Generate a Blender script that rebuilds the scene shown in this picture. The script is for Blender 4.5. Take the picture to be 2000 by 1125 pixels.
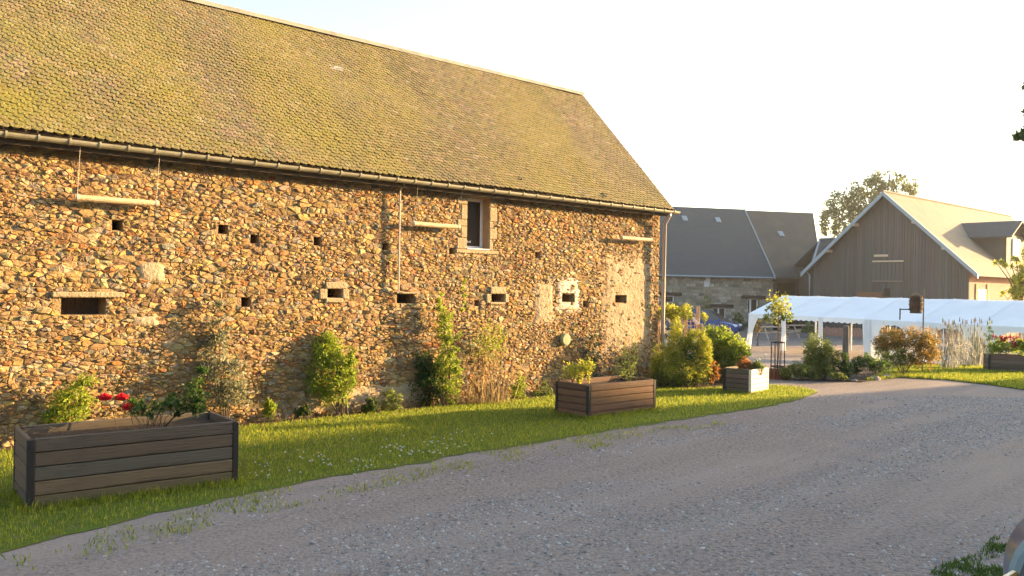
import bpy, math, random
import numpy as np
from mathutils import Vector, Matrix
rnd = random.Random(7)
rng = np.random.default_rng(7)
for o in list(bpy.data.objects): bpy.data.objects.remove(o)
SC = bpy.context.scene
COL = SC.collection
# ------------------------------------------------------------------ camera
FPX, CAMH, ROLL = 1600.0, 2.0, math.radians(0.96)
cam_d = bpy.data.cameras.new('camera'); cam = bpy.data.objects.new('camera', cam_d); COL.objects.link(cam)
cam_d.sensor_width = 36; cam_d.lens = 36 * FPX / 2000; cam_d.clip_end = 2000; cam_d.clip_start = 0.05
cr, sr = math.cos(ROLL), math.sin(ROLL)
cam.matrix_world = Matrix(((cr, -sr, 0, 0), (0, 0, -1, 0), (sr, cr, 0, CAMH), (0, 0, 0, 1)))
SC.camera = cam
# ------------------------------------------------------------------ sky and sun
SUN_EL, SUN_AZ = math.radians(10), math.radians(69)      # azimuth clockwise from +Y
world = bpy.data.worlds.new('World'); SC.world = world; world.use_nodes = True
wn = world.node_tree; wn.nodes.clear()
sky = wn.nodes.new('ShaderNodeTexSky'); sky.sky_type = 'NISHITA'; sky.sun_disc = False
sky.sun_elevation = SUN_EL; sky.sun_rotation = SUN_AZ
sky.air_density = 1.0; sky.dust_density = 2.0; sky.ozone_density = 1.0; sky.altitude = 50
bg = wn.nodes.new('ShaderNodeBackground'); bg.inputs[1].default_value = 0.15
wo = wn.nodes.new('ShaderNodeOutputWorld')
wn.links.new(sky.outputs[0], bg.inputs[0]); wn.links.new(bg.outputs[0], wo.inputs[0])
sl = bpy.data.lights.new('sun', 'SUN'); sl.energy = 5.0; sl.angle = math.radians(0.4); sl.color = (1.0, 0.67, 0.32)
sun = bpy.data.objects.new('sun', sl); COL.objects.link(sun)
sdir = Vector((math.sin(SUN_AZ) * math.cos(SUN_EL), math.cos(SUN_AZ) * math.cos(SUN_EL), math.sin(SUN_EL)))
sun.rotation_euler = sdir.to_track_quat('Z', 'Y').to_euler()
sun.location = (30, 10, 20)
SC.view_settings.view_transform = 'Standard'; SC.view_settings.look = 'None'
SC.view_settings.gamma = 1.0; SC.view_settings.use_curve_mapping = False
SC.view_settings.exposure = 2.2
SC.render.engine = 'CYCLES'

# ------------------------------------------------------------------ geometry of the view
def ray(u, v):
    a, b = u - 1000, v - 562.5
    return Vector(((a * cr + b * sr) / FPX, 1.0, -(b * cr - a * sr) / FPX))
def sstep(x): x = min(1, max(0, x)); return x * x * (3 - 2 * x)
def hgt(x, y): return -0.7 * sstep((y - 20.5) / 14.0)
def G(u, v):                       # the ground under a pixel
    d = ray(u, v); t = 1.0
    lo, hi = 0.5, 300.0
    for _ in range(50):
        m = (lo + hi) / 2
        p = Vector((0, 0, CAMH)) + d * m
        if p.z > hgt(p.x, p.y): lo = m
        else: hi = m
    return Vector((0, 0, CAMH)) + d * lo
def S(u, v, Y): return Vector((0, 0, CAMH)) + ray(u, v) * Y
def pix(p):
    x, y, z = p[0] / p[1], 0, -(p[2] - CAMH) / p[1]
    return 1000 + FPX * (x * cr - z * sr), 562.5 + FPX * (x * sr + z * cr)
BA = math.radians(40.93)           # direction of the stone barn's long wall
DX = Vector((math.cos(BA), math.sin(BA), 0)); NV = Vector((math.sin(BA), -math.cos(BA), 0))
O = G(1283, 747)
def W(u, v, off=0.0):              # (t, z) on the barn wall under a pixel
    d = ray(u, v); c = Vector((0, 0, CAMH))
    q = O + NV * off
    k = (q - c).dot(NV) / d.dot(NV)
    p = c + d * k
    return (p - O).dot(DX), p.z

# ------------------------------------------------------------------ mesh helpers
class MB:
    def __init__(s): s.v = []; s.f = []; s.c = []
    def add(s, vs, fs, col=None):
        n = len(s.v); s.v += [tuple(p) for p in vs]
        for f in fs: s.f.append(tuple(i + n for i in f)); s.c.append(col or (1, 1, 1))
        return s
    def box(s, a, b, col=None, M=None):
        x0, y0, z0 = a; x1, y1, z1 = b
        vs = [(x0,y0,z0),(x1,y0,z0),(x1,y1,z0),(x0,y1,z0),(x0,y0,z1),(x1,y0,z1),(x1,y1,z1),(x0,y1,z1)]
        if M is not None: vs = [M @ Vector(p) for p in vs]
        return s.add(vs, [(0,3,2,1),(4,5,6,7),(0,1,5,4),(1,2,6,5),(2,3,7,6),(3,0,4,7)], col)
    def bevbox(s, a, b, w=0.01, col=None, M=None):
        x0, y0, z0 = a; x1, y1, z1 = b; vs = []; ix = {}
        for i in (0, 1):
            for j in (0, 1):
                for k in (0, 1):
                    for ax in range(3):
                        p = [x1 - w if i else x0 + w, y1 - w if j else y0 + w, z1 - w if k else z0 + w]
                        p[ax] = ((x1 if i else x0), (y1 if j else y0), (z1 if k else z0))[ax]
                        ix[(i, j, k, ax)] = len(vs); vs.append(p)
        fs = []
        for ax in range(3):
            b1, b2 = [q for q in range(3) if q != ax]
            for sgn in (0, 1):
                quad = []
                for (m, n) in ((0, 0), (1, 0), (1, 1), (0, 1)):
                    t = [0, 0, 0]; t[ax] = sgn; t[b1] = m; t[b2] = n; quad.append(ix[(*t, ax)])
                fs.append(tuple(quad))
        for ax in range(3):
            b1, b2 = [q for q in range(3) if q != ax]
            for m in (0, 1):
                for n in (0, 1):
                    t0 = [0, 0, 0]; t0[b1] = m; t0[b2] = n; t1 = list(t0); t1[ax] = 1
                    fs.append((ix[(*t0, b1)], ix[(*t1, b1)], ix[(*t1, b2)], ix[(*t0, b2)]))
        for key in [(i, j, k) for i in (0, 1) for j in (0, 1) for k in (0, 1)]:
            fs.append(tuple(ix[(*key, ax)] for ax in range(3)))
        if M is not None: vs = [M @ Vector(p) for p in vs]
        return s.add(vs, fs, col)
    def tube(s, pts, r, n=8, col=None, cap=True, r1=None):
        pts = [Vector(p) for p in pts]; L = len(pts); rings = []
        vs = []; fs = []
        for i, p in enumerate(pts):
            d = (pts[min(i + 1, L - 1)] - pts[max(i - 1, 0)]).normalized()
            a = d.cross(Vector((0, 0, 1)))
            if a.length < 0.05: a = d.cross(Vector((0, 1, 0)))
            a.normalize(); b = d.cross(a)
            rr = r if r1 is None else r + (r1 - r) * i / max(1, L - 1)
            for k in range(n):
                th = 2 * math.pi * k / n
                vs.append(p + a * math.cos(th) * rr + b * math.sin(th) * rr)
        for i in range(L - 1):
            for k in range(n):
                fs.append((i*n+k, i*n+(k+1)%n, (i+1)*n+(k+1)%n, (i+1)*n+k))
        if cap: fs.append(tuple(range(n))[::-1]); fs.append(tuple((L-1)*n+k for k in range(n)))
        return s.add(vs, fs, col)
    def lathe(s, prof, n=16, c=(0, 0, 0), col=None):
        vs = []; fs = []
        for r, z in prof:
            for k in range(n):
                th = 2*math.pi*k/n; vs.append((c[0]+r*math.cos(th), c[1]+r*math.sin(th), c[2]+z))
        for i in range(len(prof)-1):
            for k in range(n): fs.append((i*n+k, i*n+(k+1)%n, (i+1)*n+(k+1)%n, (i+1)*n+k))
        return s.add(vs, fs, col)
    def build(s, name, mat, parent=None, smooth=False, fix=False):
        return build(name, s.v, s.f, mat, parent, s.c, smooth, fix)
def build(name, v, f, mat, parent=None, c=None, smooth=False, fix=False):
    me = bpy.data.meshes.new(name); me.from_pydata([tuple(p) for p in v], [], f)
    if fix:
        import bmesh
        bm = bmesh.new(); bm.from_mesh(me); bmesh.ops.recalc_face_normals(bm, faces=bm.faces); bm.to_mesh(me); bm.free()
    if c is not None and len(c) == len(me.polygons) and any(q != (1, 1, 1) for q in c):
        at = me.attributes.new('Col', 'FLOAT_COLOR', 'FACE')
        at.data.foreach_set('color', np.array([(*q[:3], 1) for q in c], dtype=np.float32).ravel())
    if smooth: me.polygons.foreach_set('use_smooth', [True] * len(me.polygons))
    me.materials.append(M[mat] if isinstance(mat, str) else mat)
    o = bpy.data.objects.new(name, me); COL.objects.link(o)
    if parent: o.parent = parent
    return o
def npbuild(name, v, faces, mat, parent=None, c=None):   # v (n,3), faces (m,k) with constant k
    me = bpy.data.meshes.new(name); m, k = faces.shape
    me.vertices.add(len(v)); me.vertices.foreach_set('co', np.asarray(v, dtype=np.float32).ravel())
    me.loops.add(m * k); me.loops.foreach_set('vertex_index', faces.astype(np.int32).ravel())
    me.polygons.add(m); me.polygons.foreach_set('loop_start', np.arange(0, m * k, k, dtype=np.int32))
    me.update(calc_edges=True); me.validate()
    if c is not None:
        at = me.attributes.new('Col', 'FLOAT_COLOR', 'FACE')
        at.data.foreach_set('color', np.hstack([c, np.ones((m, 1))]).astype(np.float32).ravel())
    me.materials.append(M[mat] if isinstance(mat, str) else mat)
    o = bpy.data.objects.new(name, me); COL.objects.link(o)
    if parent: o.parent = parent
    return o
def empty(name, loc=(0, 0, 0), rz=0.0):
    o = bpy.data.objects.new(name, None); COL.objects.link(o); o.location = loc; o.rotation_euler = (0, 0, rz)
    o.empty_display_size = 0.2; return o
def tag(o, label=None, cat=None, group=None, kind=None):
    if label: o['label'] = label
    if cat: o['category'] = cat
    if group: o['group'] = group
    if kind: o['kind'] = kind
    return o

# ------------------------------------------------------------------ materials
M = {}
def mat(name, base=(.5,.5,.5), rough=.8, attr=False, n=(), bump=0.0, bscale=30, spec=.3, trans=0.0, metal=0.0, stretch=None, coat=0.0):
    """base colour (times the face colour if attr), n = [(scale, colour, low, high)] noise layers mixed over it"""
    m = bpy.data.materials.new(name); m.use_nodes = True; nt = m.node_tree; nd = nt.nodes; lk = nt.links
    p = nd['Principled BSDF']; p.inputs['Roughness'].default_value = rough; p.inputs['Metallic'].default_value = metal
    p.inputs['Specular IOR Level'].default_value = spec; p.inputs['Coat Weight'].default_value = coat
    tc = nd.new('ShaderNodeTexCoord'); src = tc.outputs['Object']
    if stretch:
        mp = nd.new('ShaderNodeMapping'); mp.inputs['Scale'].default_value = stretch; lk.new(src, mp.inputs[0]); src = mp.outputs[0]
    if attr:
        a = nd.new('ShaderNodeAttribute'); a.attribute_name = 'Col'; col = a.outputs['Color']
        if base != (1, 1, 1):
            x = nd.new('ShaderNodeMix'); x.data_type = 'RGBA'; x.blend_type = 'MULTIPLY'; x.inputs[0].default_value = 1
            lk.new(col, x.inputs[6]); x.inputs[7].default_value = (*base, 1); col = x.outputs[2]
    else:
        a = nd.new('ShaderNodeRGB'); a.outputs[0].default_value = (*base, 1); col = a.outputs[0]
    for (sc, c2, lo, hi) in n:
        t = nd.new('ShaderNodeTexNoise'); t.inputs['Scale'].default_value = sc; t.inputs['Detail'].default_value = 6; t.inputs['Roughness'].default_value = .65
        lk.new(src, t.inputs['Vector'])
        r = nd.new('ShaderNodeMapRange'); r.inputs[1].default_value = lo; r.inputs[2].default_value = hi; lk.new(t.outputs[0], r.inputs[0])
        x = nd.new('ShaderNodeMix'); x.data_type = 'RGBA'; lk.new(r.outputs[0], x.inputs[0]); lk.new(col, x.inputs[6]); x.inputs[7].default_value = (*c2, 1); col = x.outputs[2]
    lk.new(col, p.inputs['Base Color'])
    if bump:
        t = nd.new('ShaderNodeTexNoise'); t.inputs['Scale'].default_value = bscale; t.inputs['Detail'].default_value = 8; lk.new(src, t.inputs['Vector'])
        b = nd.new('ShaderNodeBump'); b.inputs['Strength'].default_value = bump; b.inputs['Distance'].default_value = 0.02
        lk.new(t.outputs[0], b.inputs['Height']); lk.new(b.outputs[0], p.inputs['Normal'])
    if trans:
        tr = nd.new('ShaderNodeBsdfTranslucent'); lk.new(col, tr.inputs[0])
        mx = nd.new('ShaderNodeMixShader'); mx.inputs[0].default_value = trans
        lk.new(p.outputs[0], mx.inputs[1]); lk.new(tr.outputs[0], mx.inputs[2])
        lk.new(mx.outputs[0], nd['Material Output'].inputs[0])
    M[name] = m; return m
mat('stone', (1,1,1), .9, attr=True, n=[(14, (.16,.10,.045), .52, .8), (45, (.33,.24,.13), .56, .85)], bump=.6, bscale=26, spec=.2)
mat('mortar', (.36,.25,.135), .95, n=[(3, (.20,.13,.07), .4, .7), (30, (.33,.26,.17), .5, .8)], bump=1, bscale=40, spec=.1)
mat('render', (.40,.31,.20), .95, n=[(5, (.30,.22,.13), .45, .7), (25, (.46,.38,.27), .5, .8)], bump=1, bscale=22, spec=.1)
mat('limewash', (.60,.54,.45), .95, n=[(14, (.36,.27,.17), .5, .62)], bump=1, bscale=25, spec=.1)
mat('dressed', (.37,.28,.165), .9, n=[(6, (.27,.19,.105), .45, .75), (40, (.52,.43,.31), .5, .8)], bump=.8, bscale=30, spec=.15)
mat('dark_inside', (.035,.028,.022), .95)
mat('zinc', (.30,.275,.19), .55, n=[(4, (.20,.18,.12), .45, .7)], metal=.1, bump=.1)
mat('pipe_metal', (.42,.36,.32), .35, metal=.5)
mat('copper_pipe', (.40,.33,.26), .5, metal=.2)
mat('wood_fascia', (.12,.085,.055), .85, n=[(8, (.07,.05,.035), .4, .7)])
mat('pale_pole', (.55,.42,.25), .7, n=[(9, (.44,.32,.18), .4, .8)], bump=.3, stretch=(1,1,1))
mat('string', (.55,.48,.38), .8)
mat('white_pvc', (.72,.70,.68), .45)
mat('plank', (1,1,1), .8, attr=True, n=[(5, (.055,.038,.026), .5, .85), (28, (.16,.105,.065), .55, .85)], bump=.5, bscale=18, stretch=(.35,4,4), spec=.25)
mat('sunlit_plank_end', (.75,.66,.56), .6, n=[(5, (.62,.52,.42), .45, .8)], bump=.3, bscale=15, stretch=(4,.35,4))  # sun glare on the end boards, put into their pale colour
mat('post_dark', (.03,.026,.024), .75, bump=.3)
mat('soil', (.075,.05,.032), .98, n=[(8, (.13,.09,.055), .45, .75), (60, (.04,.028,.02), .5, .8)], bump=1, bscale=35, spec=.1)
mat('lawn', (.11,.15,.022), .95, n=[(7, (.17,.13,.085), .55, .68), (4, (.15,.16,.03), .4, .7), (40, (.07,.09,.02), .5, .75)], bump=1, bscale=60, spec=.1)
mat('leaf', (1,1,1), .55, attr=True, trans=.55, spec=.35)
mat('blade', (1,1,1), .6, attr=True, trans=.55, spec=.25)
mat('petal', (1,1,1), .6, attr=True, trans=.3)
mat('bark', (.12,.085,.055), .9, n=[(12, (.07,.05,.035), .45, .7)], bump=.8, bscale=25)
mat('tent_pvc', (.80,.80,.79), .45, n=[(1.2, (.70,.71,.72), .45, .8)], trans=.12, spec=.4, bump=.12, bscale=2)
mat('tent_leg', (.75,.76,.78), .4)
mat('far_stone', (1,1,1), .95, attr=True, n=[(6, (.16,.135,.10), .5, .8)], bump=.8, bscale=12, spec=.1)
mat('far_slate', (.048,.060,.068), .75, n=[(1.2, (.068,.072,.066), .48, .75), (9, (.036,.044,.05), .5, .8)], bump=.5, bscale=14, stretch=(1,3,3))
mat('far_slate_side', (.052,.052,.05), .75, n=[(1.0, (.075,.07,.055), .45, .75)], bump=.5, bscale=14)
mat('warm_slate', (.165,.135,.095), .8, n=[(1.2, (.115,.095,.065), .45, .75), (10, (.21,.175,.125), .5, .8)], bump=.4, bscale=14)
mat('grey_board', (.42,.46,.52), .9, attr=True, n=[(3, (.10,.085,.075), .5, .8)], bump=.4, bscale=12, stretch=(6,6,.5))
mat('lead_trim', (.22,.26,.29), .5, metal=.2)
mat('brick_wall', (.30,.15,.11), .9, n=[(9, (.36,.22,.16), .45, .7)], bump=.5, bscale=20)
mat('dark_timber', (.045,.035,.028), .9, bump=.4)
mat('glass_dark', (.035,.027,.022), .12, spec=.6)
mat('car_blue', (.02,.06,.22), .25, coat=.8)
mat('car_grey', (.07,.085,.12), .3, coat=.8)
mat('tyre', (.015,.015,.015), .9)
mat('rim_metal', (.5,.5,.5), .35, metal=.8)
mat('rubber', (.02,.02,.02), .7)
mat('headlamp', (.7,.75,.8), .1, spec=.8)
mat('amber', (.45,.22,.04), .25, spec=.6)
mat('mirror_glass', (.18,.19,.19), .08, metal=.6)
mat('bezel', (.20,.24,.25), .35)
mat('iron', (.025,.025,.028), .6, metal=.4)
mat('wicker', (1,1,1), .8, attr=True, bump=.6, bscale=60)
mat('pale_wood', (.50,.38,.27), .75, n=[(10, (.40,.29,.20), .45, .75)], bump=.2)
mat('white_paint', (.74,.72,.70), .55)
mat('weathered', (.16,.14,.12), .9, n=[(9, (.10,.085,.07), .45, .7)], bump=.8, bscale=20, stretch=(2,2,.4))
mat('pot', (.17,.075,.04), .85, n=[(9, (.10,.05,.03), .45, .7)], bump=.5)
mat('rock', (.30,.27,.23), .9, n=[(8, (.20,.18,.15), .45, .7)], bump=.8)
mat('pebble', (1,1,1), .85, attr=True, bump=.3, bscale=80)
mat('house_wall', (.34,.29,.22), .9, n=[(4, (.26,.21,.15), .45, .7)], bump=.8, bscale=12)
mat('plaque', (.27,.29,.15), .7, n=[(20, (.34,.33,.2), .45, .7)])
mat('hook', (.06,.06,.06), .6, metal=.5)
mat('lead_patch', (.30,.28,.24), .5)
# gravel: compacted stone dust with blue-grey and pinkish chips
def gravel_mat():
    m = mat('gravel', (.275,.218,.183), .92, n=[(.35, (.235,.192,.168), .42, .62), (1.3, (.30,.245,.205), .5, .72), (22, (.115,.10,.09), .47, .62), (70, (.38,.33,.29), .56, .72)], bump=1.0, bscale=30, spec=.15)
    nt = m.node_tree; nd = nt.nodes; lk = nt.links; p = nd['Principled BSDF']
    v = nd.new('ShaderNodeTexVoronoi'); v.inputs['Scale'].default_value = 48
    tc = nd.new('ShaderNodeTexCoord'); lk.new(tc.outputs['Object'], v.inputs['Vector'])
    hs = nd.new('ShaderNodeSeparateColor'); lk.new(v.outputs['Color'], hs.inputs[0])
    r = nd.new('ShaderNodeMapRange'); r.inputs[1].default_value = .55; r.inputs[2].default_value = 1; r.inputs[4].default_value = .55; lk.new(hs.outputs[0], r.inputs[0])
    cr_ = nd.new('ShaderNodeValToRGB'); el = cr_.color_ramp.elements
    el[0].color = (.09,.085,.085,1); el[1].color = (.36,.32,.28,1); e = el.new(.4); e.color = (.22,.20,.19,1); e = el.new(.7); e.color = (.26,.195,.15,1)
    lk.new(hs.outputs[1], cr_.inputs[0])
    x = nd.new('ShaderNodeMix'); x.data_type = 'RGBA'; lk.new(r.outputs[0], x.inputs[0])
    old = p.inputs['Base Color'].links[0].from_socket
    # wheel tracks: bands of bare beige dust that run along the drive
    mp = nd.new('ShaderNodeMapping'); mp.inputs['Rotation'].default_value = (0, 0, -BA - .06); lk.new(tc.outputs['Object'], mp.inputs[0])
    m2 = nd.new('ShaderNodeMapping'); m2.inputs['Scale'].default_value = (.13, 1.15, 1); lk.new(mp.outputs[0], m2.inputs[0])
    t = nd.new('ShaderNodeTexNoise'); t.inputs['Scale'].default_value = 1; t.inputs['Detail'].default_value = 7; t.inputs['Roughness'].default_value = .62; lk.new(m2.outputs[0], t.inputs['Vector'])
    r2 = nd.new('ShaderNodeMapRange'); r2.inputs[1].default_value = .44; r2.inputs[2].default_value = .62; r2.inputs[4].default_value = .75; lk.new(t.outputs[0], r2.inputs[0])
    y = nd.new('ShaderNodeMix'); y.data_type = 'RGBA'; lk.new(r2.outputs[0], y.inputs[0]); y.inputs[7].default_value = (.30, .245, .205, 1)
    lk.new(old, x.inputs[6]); lk.new(cr_.outputs[0], x.inputs[7]); lk.new(x.outputs[2], y.inputs[6]); lk.new(y.outputs[2], p.inputs['Base Color'])
gravel_mat()
# slates: brown-grey with yellow-green moss in streaks that run down the slope
def slate_mat():
    m = mat('slate', (1,1,1), .85, attr=True, n=[(16, (.11,.09,.045), .52, .8)], bump=.9, bscale=30, spec=.2)
    nt = m.node_tree; nd = nt.nodes; lk = nt.links; p = nd['Principled BSDF']
    col = p.inputs['Base Color'].links[0].from_socket
    tc = nd.new('ShaderNodeNewGeometry')
    rot = nd.new('ShaderNodeMapping'); rot.vector_type = 'POINT'; rot.inputs['Rotation'].default_value = (0, 0, -BA); lk.new(tc.outputs['Position'], rot.inputs[0])
    def layer(scale, lo, hi, c, amt):
        nonlocal col
        mp = nd.new('ShaderNodeMapping'); mp.inputs['Scale'].default_value = scale; lk.new(rot.outputs[0], mp.inputs[0])
        t = nd.new('ShaderNodeTexNoise'); t.inputs['Scale'].default_value = 1; t.inputs['Detail'].default_value = 5; t.inputs['Roughness'].default_value = .6; lk.new(mp.outputs[0], t.inputs['Vector'])
        r = nd.new('ShaderNodeMapRange'); r.inputs[1].default_value = lo; r.inputs[2].default_value = hi; r.inputs[4].default_value = amt; lk.new(t.outputs[0], r.inputs[0])
        x = nd.new('ShaderNodeMix'); x.data_type = 'RGBA'; lk.new(r.outputs[0], x.inputs[0]); lk.new(col, x.inputs[6]); x.inputs[7].default_value = (*c, 1); col = x.outputs[2]
    layer((.6, .2, .2), .36, .74, (.215, .178, .030), .70)
    layer((9, 9, 9), .55, .75, (.20, .165, .045), .35)
    layer((.7, .5, .5), .58, .72, (.14, .11, .06), .6)
    # thicker moss towards the left end and the eave
    sx = nd.new('ShaderNodeSeparateXYZ'); lk.new(rot.outputs[0], sx.inputs[0])
    ra = nd.new('ShaderNodeMapRange'); ra.inputs[1].default_value = 9.5; ra.inputs[2].default_value = 2.0; lk.new(sx.outputs[0], ra.inputs[0])
    rb_ = nd.new('ShaderNodeMapRange'); rb_.inputs[1].default_value = 6.6; rb_.inputs[2].default_value = 4.0; lk.new(sx.outputs[2], rb_.inputs[0])
    t = nd.new('ShaderNodeTexNoise'); t.inputs['Scale'].default_value = 1.1; t.inputs['Detail'].default_value = 6; lk.new(rot.outputs[0], t.inputs['Vector'])
    rc = nd.new('ShaderNodeMapRange'); rc.inputs[1].default_value = .40; rc.inputs[2].default_value = .66; rc.inputs[4].default_value = .7; lk.new(t.outputs[0], rc.inputs[0])
    m1 = nd.new('ShaderNodeMath'); m1.operation = 'MULTIPLY'; lk.new(ra.outputs[0], m1.inputs[0]); lk.new(rc.outputs[0], m1.inputs[1])
    m2 = nd.new('ShaderNodeMath'); m2.operation = 'MULTIPLY'; lk.new(m1.outputs[0], m2.inputs[0]); lk.new(rb_.outputs[0], m2.inputs[1])
    x = nd.new('ShaderNodeMix'); x.data_type = 'RGBA'; lk.new(m2.outputs[0], x.inputs[0]); lk.new(col, x.inputs[6]); x.inputs[7].default_value = (.205, .18, .022, 1); col = x.outputs[2]
    lk.new(col, p.inputs['Base Color'])
slate_mat()

# ------------------------------------------------------------------ noise used for shapes
def vnoise(x, y, seed=0):
    xi, yi = math.floor(x), math.floor(y); fx, fy = x - xi, y - yi
    def h(i, j):
        n = math.sin(i * 127.1 + j * 311.7 + seed * 74.7) * 43758.5453
        return n - math.floor(n)
    sx, sy = fx*fx*(3-2*fx), fy*fy*(3-2*fy)
    return (h(xi,yi)*(1-sx)+h(xi+1,yi)*sx)*(1-sy)+(h(xi,yi+1)*(1-sx)+h(xi+1,yi+1)*sx)*sy

# ------------------------------------------------------------------ ground
def sheet(name, x0, x1, y0, y1, step_near, matn, dz=0.0):
    xs = np.concatenate([np.linspace(-220, -30, 12), np.arange(-29, 45, 1.0), np.linspace(46, 260, 14)])
    ys = np.concatenate([np.linspace(-120, -12, 8), np.arange(-11, 46, 0.75), np.linspace(47, 420, 16)])
    vs = [(x, y, hgt(x, y) + dz) for y in ys for x in xs]; n = len(xs)
    fs = [(j*n+i, j*n+i+1, (j+1)*n+i+1, (j+1)*n+i) for j in range(len(ys)-1) for i in range(n-1)]
    return build(name, vs, fs, matn, smooth=True)
tag(sheet('ground', 0, 0, 0, 0, 1, 'gravel'), 'grey gravel drive and courtyard with pinkish stone dust', kind='structure')

def inpoly(P, poly):
    x, y = P[:, 0], P[:, 1]; ins = np.zeros(len(P), bool); j = len(poly) - 1
    for i in range(len(poly)):
        xi, yi = poly[i]; xj, yj = poly[j]
        c = ((yi > y) != (yj > y)) & (x < (xj - xi) * (y - yi) / (yj - yi + 1e-12) + xi)
        ins ^= c; j = i
    return ins
def polysheet(name, poly, matn, dz, label):
    """a sheet over the polygon, cut into a fine grid that follows the ground"""
    import bmesh
    bm = bmesh.new(); bm.faces.new([bm.verts.new((x, y, 0)) for x, y in poly])
    bmesh.ops.triangulate(bm, faces=bm.faces)
    for _ in range(4): bmesh.ops.subdivide_edges(bm, edges=[e for e in bm.edges if e.calc_length() > .6], cuts=1)
    bmesh.ops.triangulate(bm, faces=bm.faces)
    for v in bm.verts: v.co.z = hgt(v.co.x, v.co.y) + dz
    bmesh.ops.recalc_face_normals(bm, faces=bm.faces)
    me = bpy.data.meshes.new(name); bm.to_mesh(me); bm.free(); me.materials.append(M[matn])
    if me.polygons[0].normal.z < 0: me.flip_normals()
    o = bpy.data.objects.new(name, me); COL.objects.link(o)
    return tag(o, label, kind='structure')
def gp(u, v): p = G(u, v); return (p.x, p.y)
def wp(t, off): p = O + DX * t + NV * off; return (p.x, p.y)
edge_px = [(130,1046),(300,1003),(500,962),(640,933),(760,916),(900,889),(1000,874),(1100,858),(1250,832),(1400,809),(1500,795),(1565,780),(1597,766),(1570,757),(1500,752)]
lawn = [wp(-20, 5.4), gp(0, 1082)] + [gp(*e) for e in edge_px] + [gp(1420, 757), gp(1330, 760), wp(-.3, .75), wp(-2.5, .5), wp(-6, .32), wp(-20, .30)]
def rough(poly, i0, i1, amp=.07, step=.12, seed=1):
    out = []
    for i in range(len(poly)):
        a, b = poly[i], poly[(i+1) % len(poly)]; out.append(a)
        if i0 <= i < i1:
            L_ = math.hypot(b[0]-a[0], b[1]-a[1]); n_ = int(L_/step)
            for k in range(1, n_):
                x, y = a[0]+(b[0]-a[0])*k/n_, a[1]+(b[1]-a[1])*k/n_; q = (vnoise(x*3, y*3, seed)-.5)*2*amp + (vnoise(x*9, y*9, seed)-.5)*amp
                nx, ny = -(b[1]-a[1])/L_, (b[0]-a[0])/L_; out.append((x+nx*q, y+ny*q))
    return out
mat('dust', (.27,.215,.17), .95, n=[(1.5, (.23,.19,.16), .4, .7), (30, (.19,.165,.15), .5, .75), (90, (.33,.29,.25), .58, .8)], bump=.7, bscale=45, spec=.1)
dusty = lawn[1:15] + [(x + NV.x*.55 + .1, y + NV.y*.55) for x, y in lawn[14:0:-1]]
0 and polysheet('drive_edge', rough(dusty, 13, 27, .2, .15, 6), 'dust', .003, 'beige dusty edge of the drive along the grass')
polysheet('grass_verge', rough(lawn, 2, 15, .05), 'lawn', .006, 'short green lawn verge between stone barn and gravel drive')
bed = [wp(-20, .42), wp(-6, .44), wp(-2.5, .6), wp(-.3, .86), gp(1330, 759), gp(1440, 756), gp(1440, 735), wp(1.3, -.6), wp(.02, -.4), wp(.02, .0), wp(-20, .0)]
polysheet('flower_bed', bed, 'soil', .003, 'brown soil bed along the foot of the barn wall')
lawn2 = [gp(1690,745), gp(1760,738), gp(1850,743), gp(1930,752), gp(2000,762), gp(2120,778), gp(2200,740), gp(2080,712), gp(1940,706), gp(1840,712), gp(1740,722)]
polysheet('grass_verge', lawn2, 'lawn', .012, 'sunlit grass verge below the orange bush and right planter')
bed2 = [gp(1535,742), gp(1690,747), gp(1745,724), gp(1840,714), gp(1990,707), gp(1980,694), gp(1700,700), gp(1560,712), gp(1500,722), gp(1495,738)]
polysheet('flower_bed', bed2, 'soil', .02, 'dark planted bed between the drive and the courtyard')
weeds = [gp(1800,1125), gp(1850,1100), gp(1905,1085), gp(1960,1030), gp(2030,985), gp(2120,985), gp(2150,1200), gp(1810,1200)]

def scatter(poly, dens, fn=None):
    a = np.array(poly); lo, hi = a.min(0), a.max(0)
    n = int((hi - lo).prod() * dens); P = rng.uniform(lo, hi, (n, 2)); P = P[inpoly(P, poly)]
    if fn is not None: P = P[fn(P)]
    return P
def visible(P, m=60):
    u = 1000 + FPX * P[:, 0] / np.maximum(P[:, 1], .1); v = 562 + FPX * CAMH / np.maximum(P[:, 1], .1)
    return (P[:, 1] > 2) & (u > -m) & (u < 2000 + m) & (v < 1125 + m)
def blades(name, P, h, w, pal, label, lean=.5, hvar=.5, z0=.012, parent=None, matn='blade'):
    n = len(P); hz = np.array([hgt(x, y) for x, y in P]) + z0
    az = rng.uniform(0, 2*np.pi, n); H = h * (1 + hvar * rng.normal(0, .6, n)).clip(.3, 2.2); Wd = w * rng.uniform(.7, 1.3, n)
    l = rng.uniform(.1, 1, n) * lean * H; la = rng.uniform(0, 2*np.pi, n)
    b = np.c_[P, hz]; d = np.c_[np.cos(az), np.sin(az), np.zeros(n)] * Wd[:, None] / 2
    tip = b + np.c_[np.cos(la) * l, np.sin(la) * l, H]
    mid = b + np.c_[np.cos(la) * l * .35, np.sin(la) * l * .35, H * .6]
    v = np.stack([b - d, b + d, mid + d * .7, tip, mid - d * .7], 1).reshape(-1, 3)
    k = np.arange(n)[:, None] * 5; f = k + np.array([[0, 1, 2, 3, 4]])
    pal = np.array(pal); c = pal[rng.integers(0, len(pal), n)] * rng.uniform(.75, 1.25, (n, 1))
    return tag(npbuild(name, v, f, matn, parent, c), label, kind='stuff')
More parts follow.
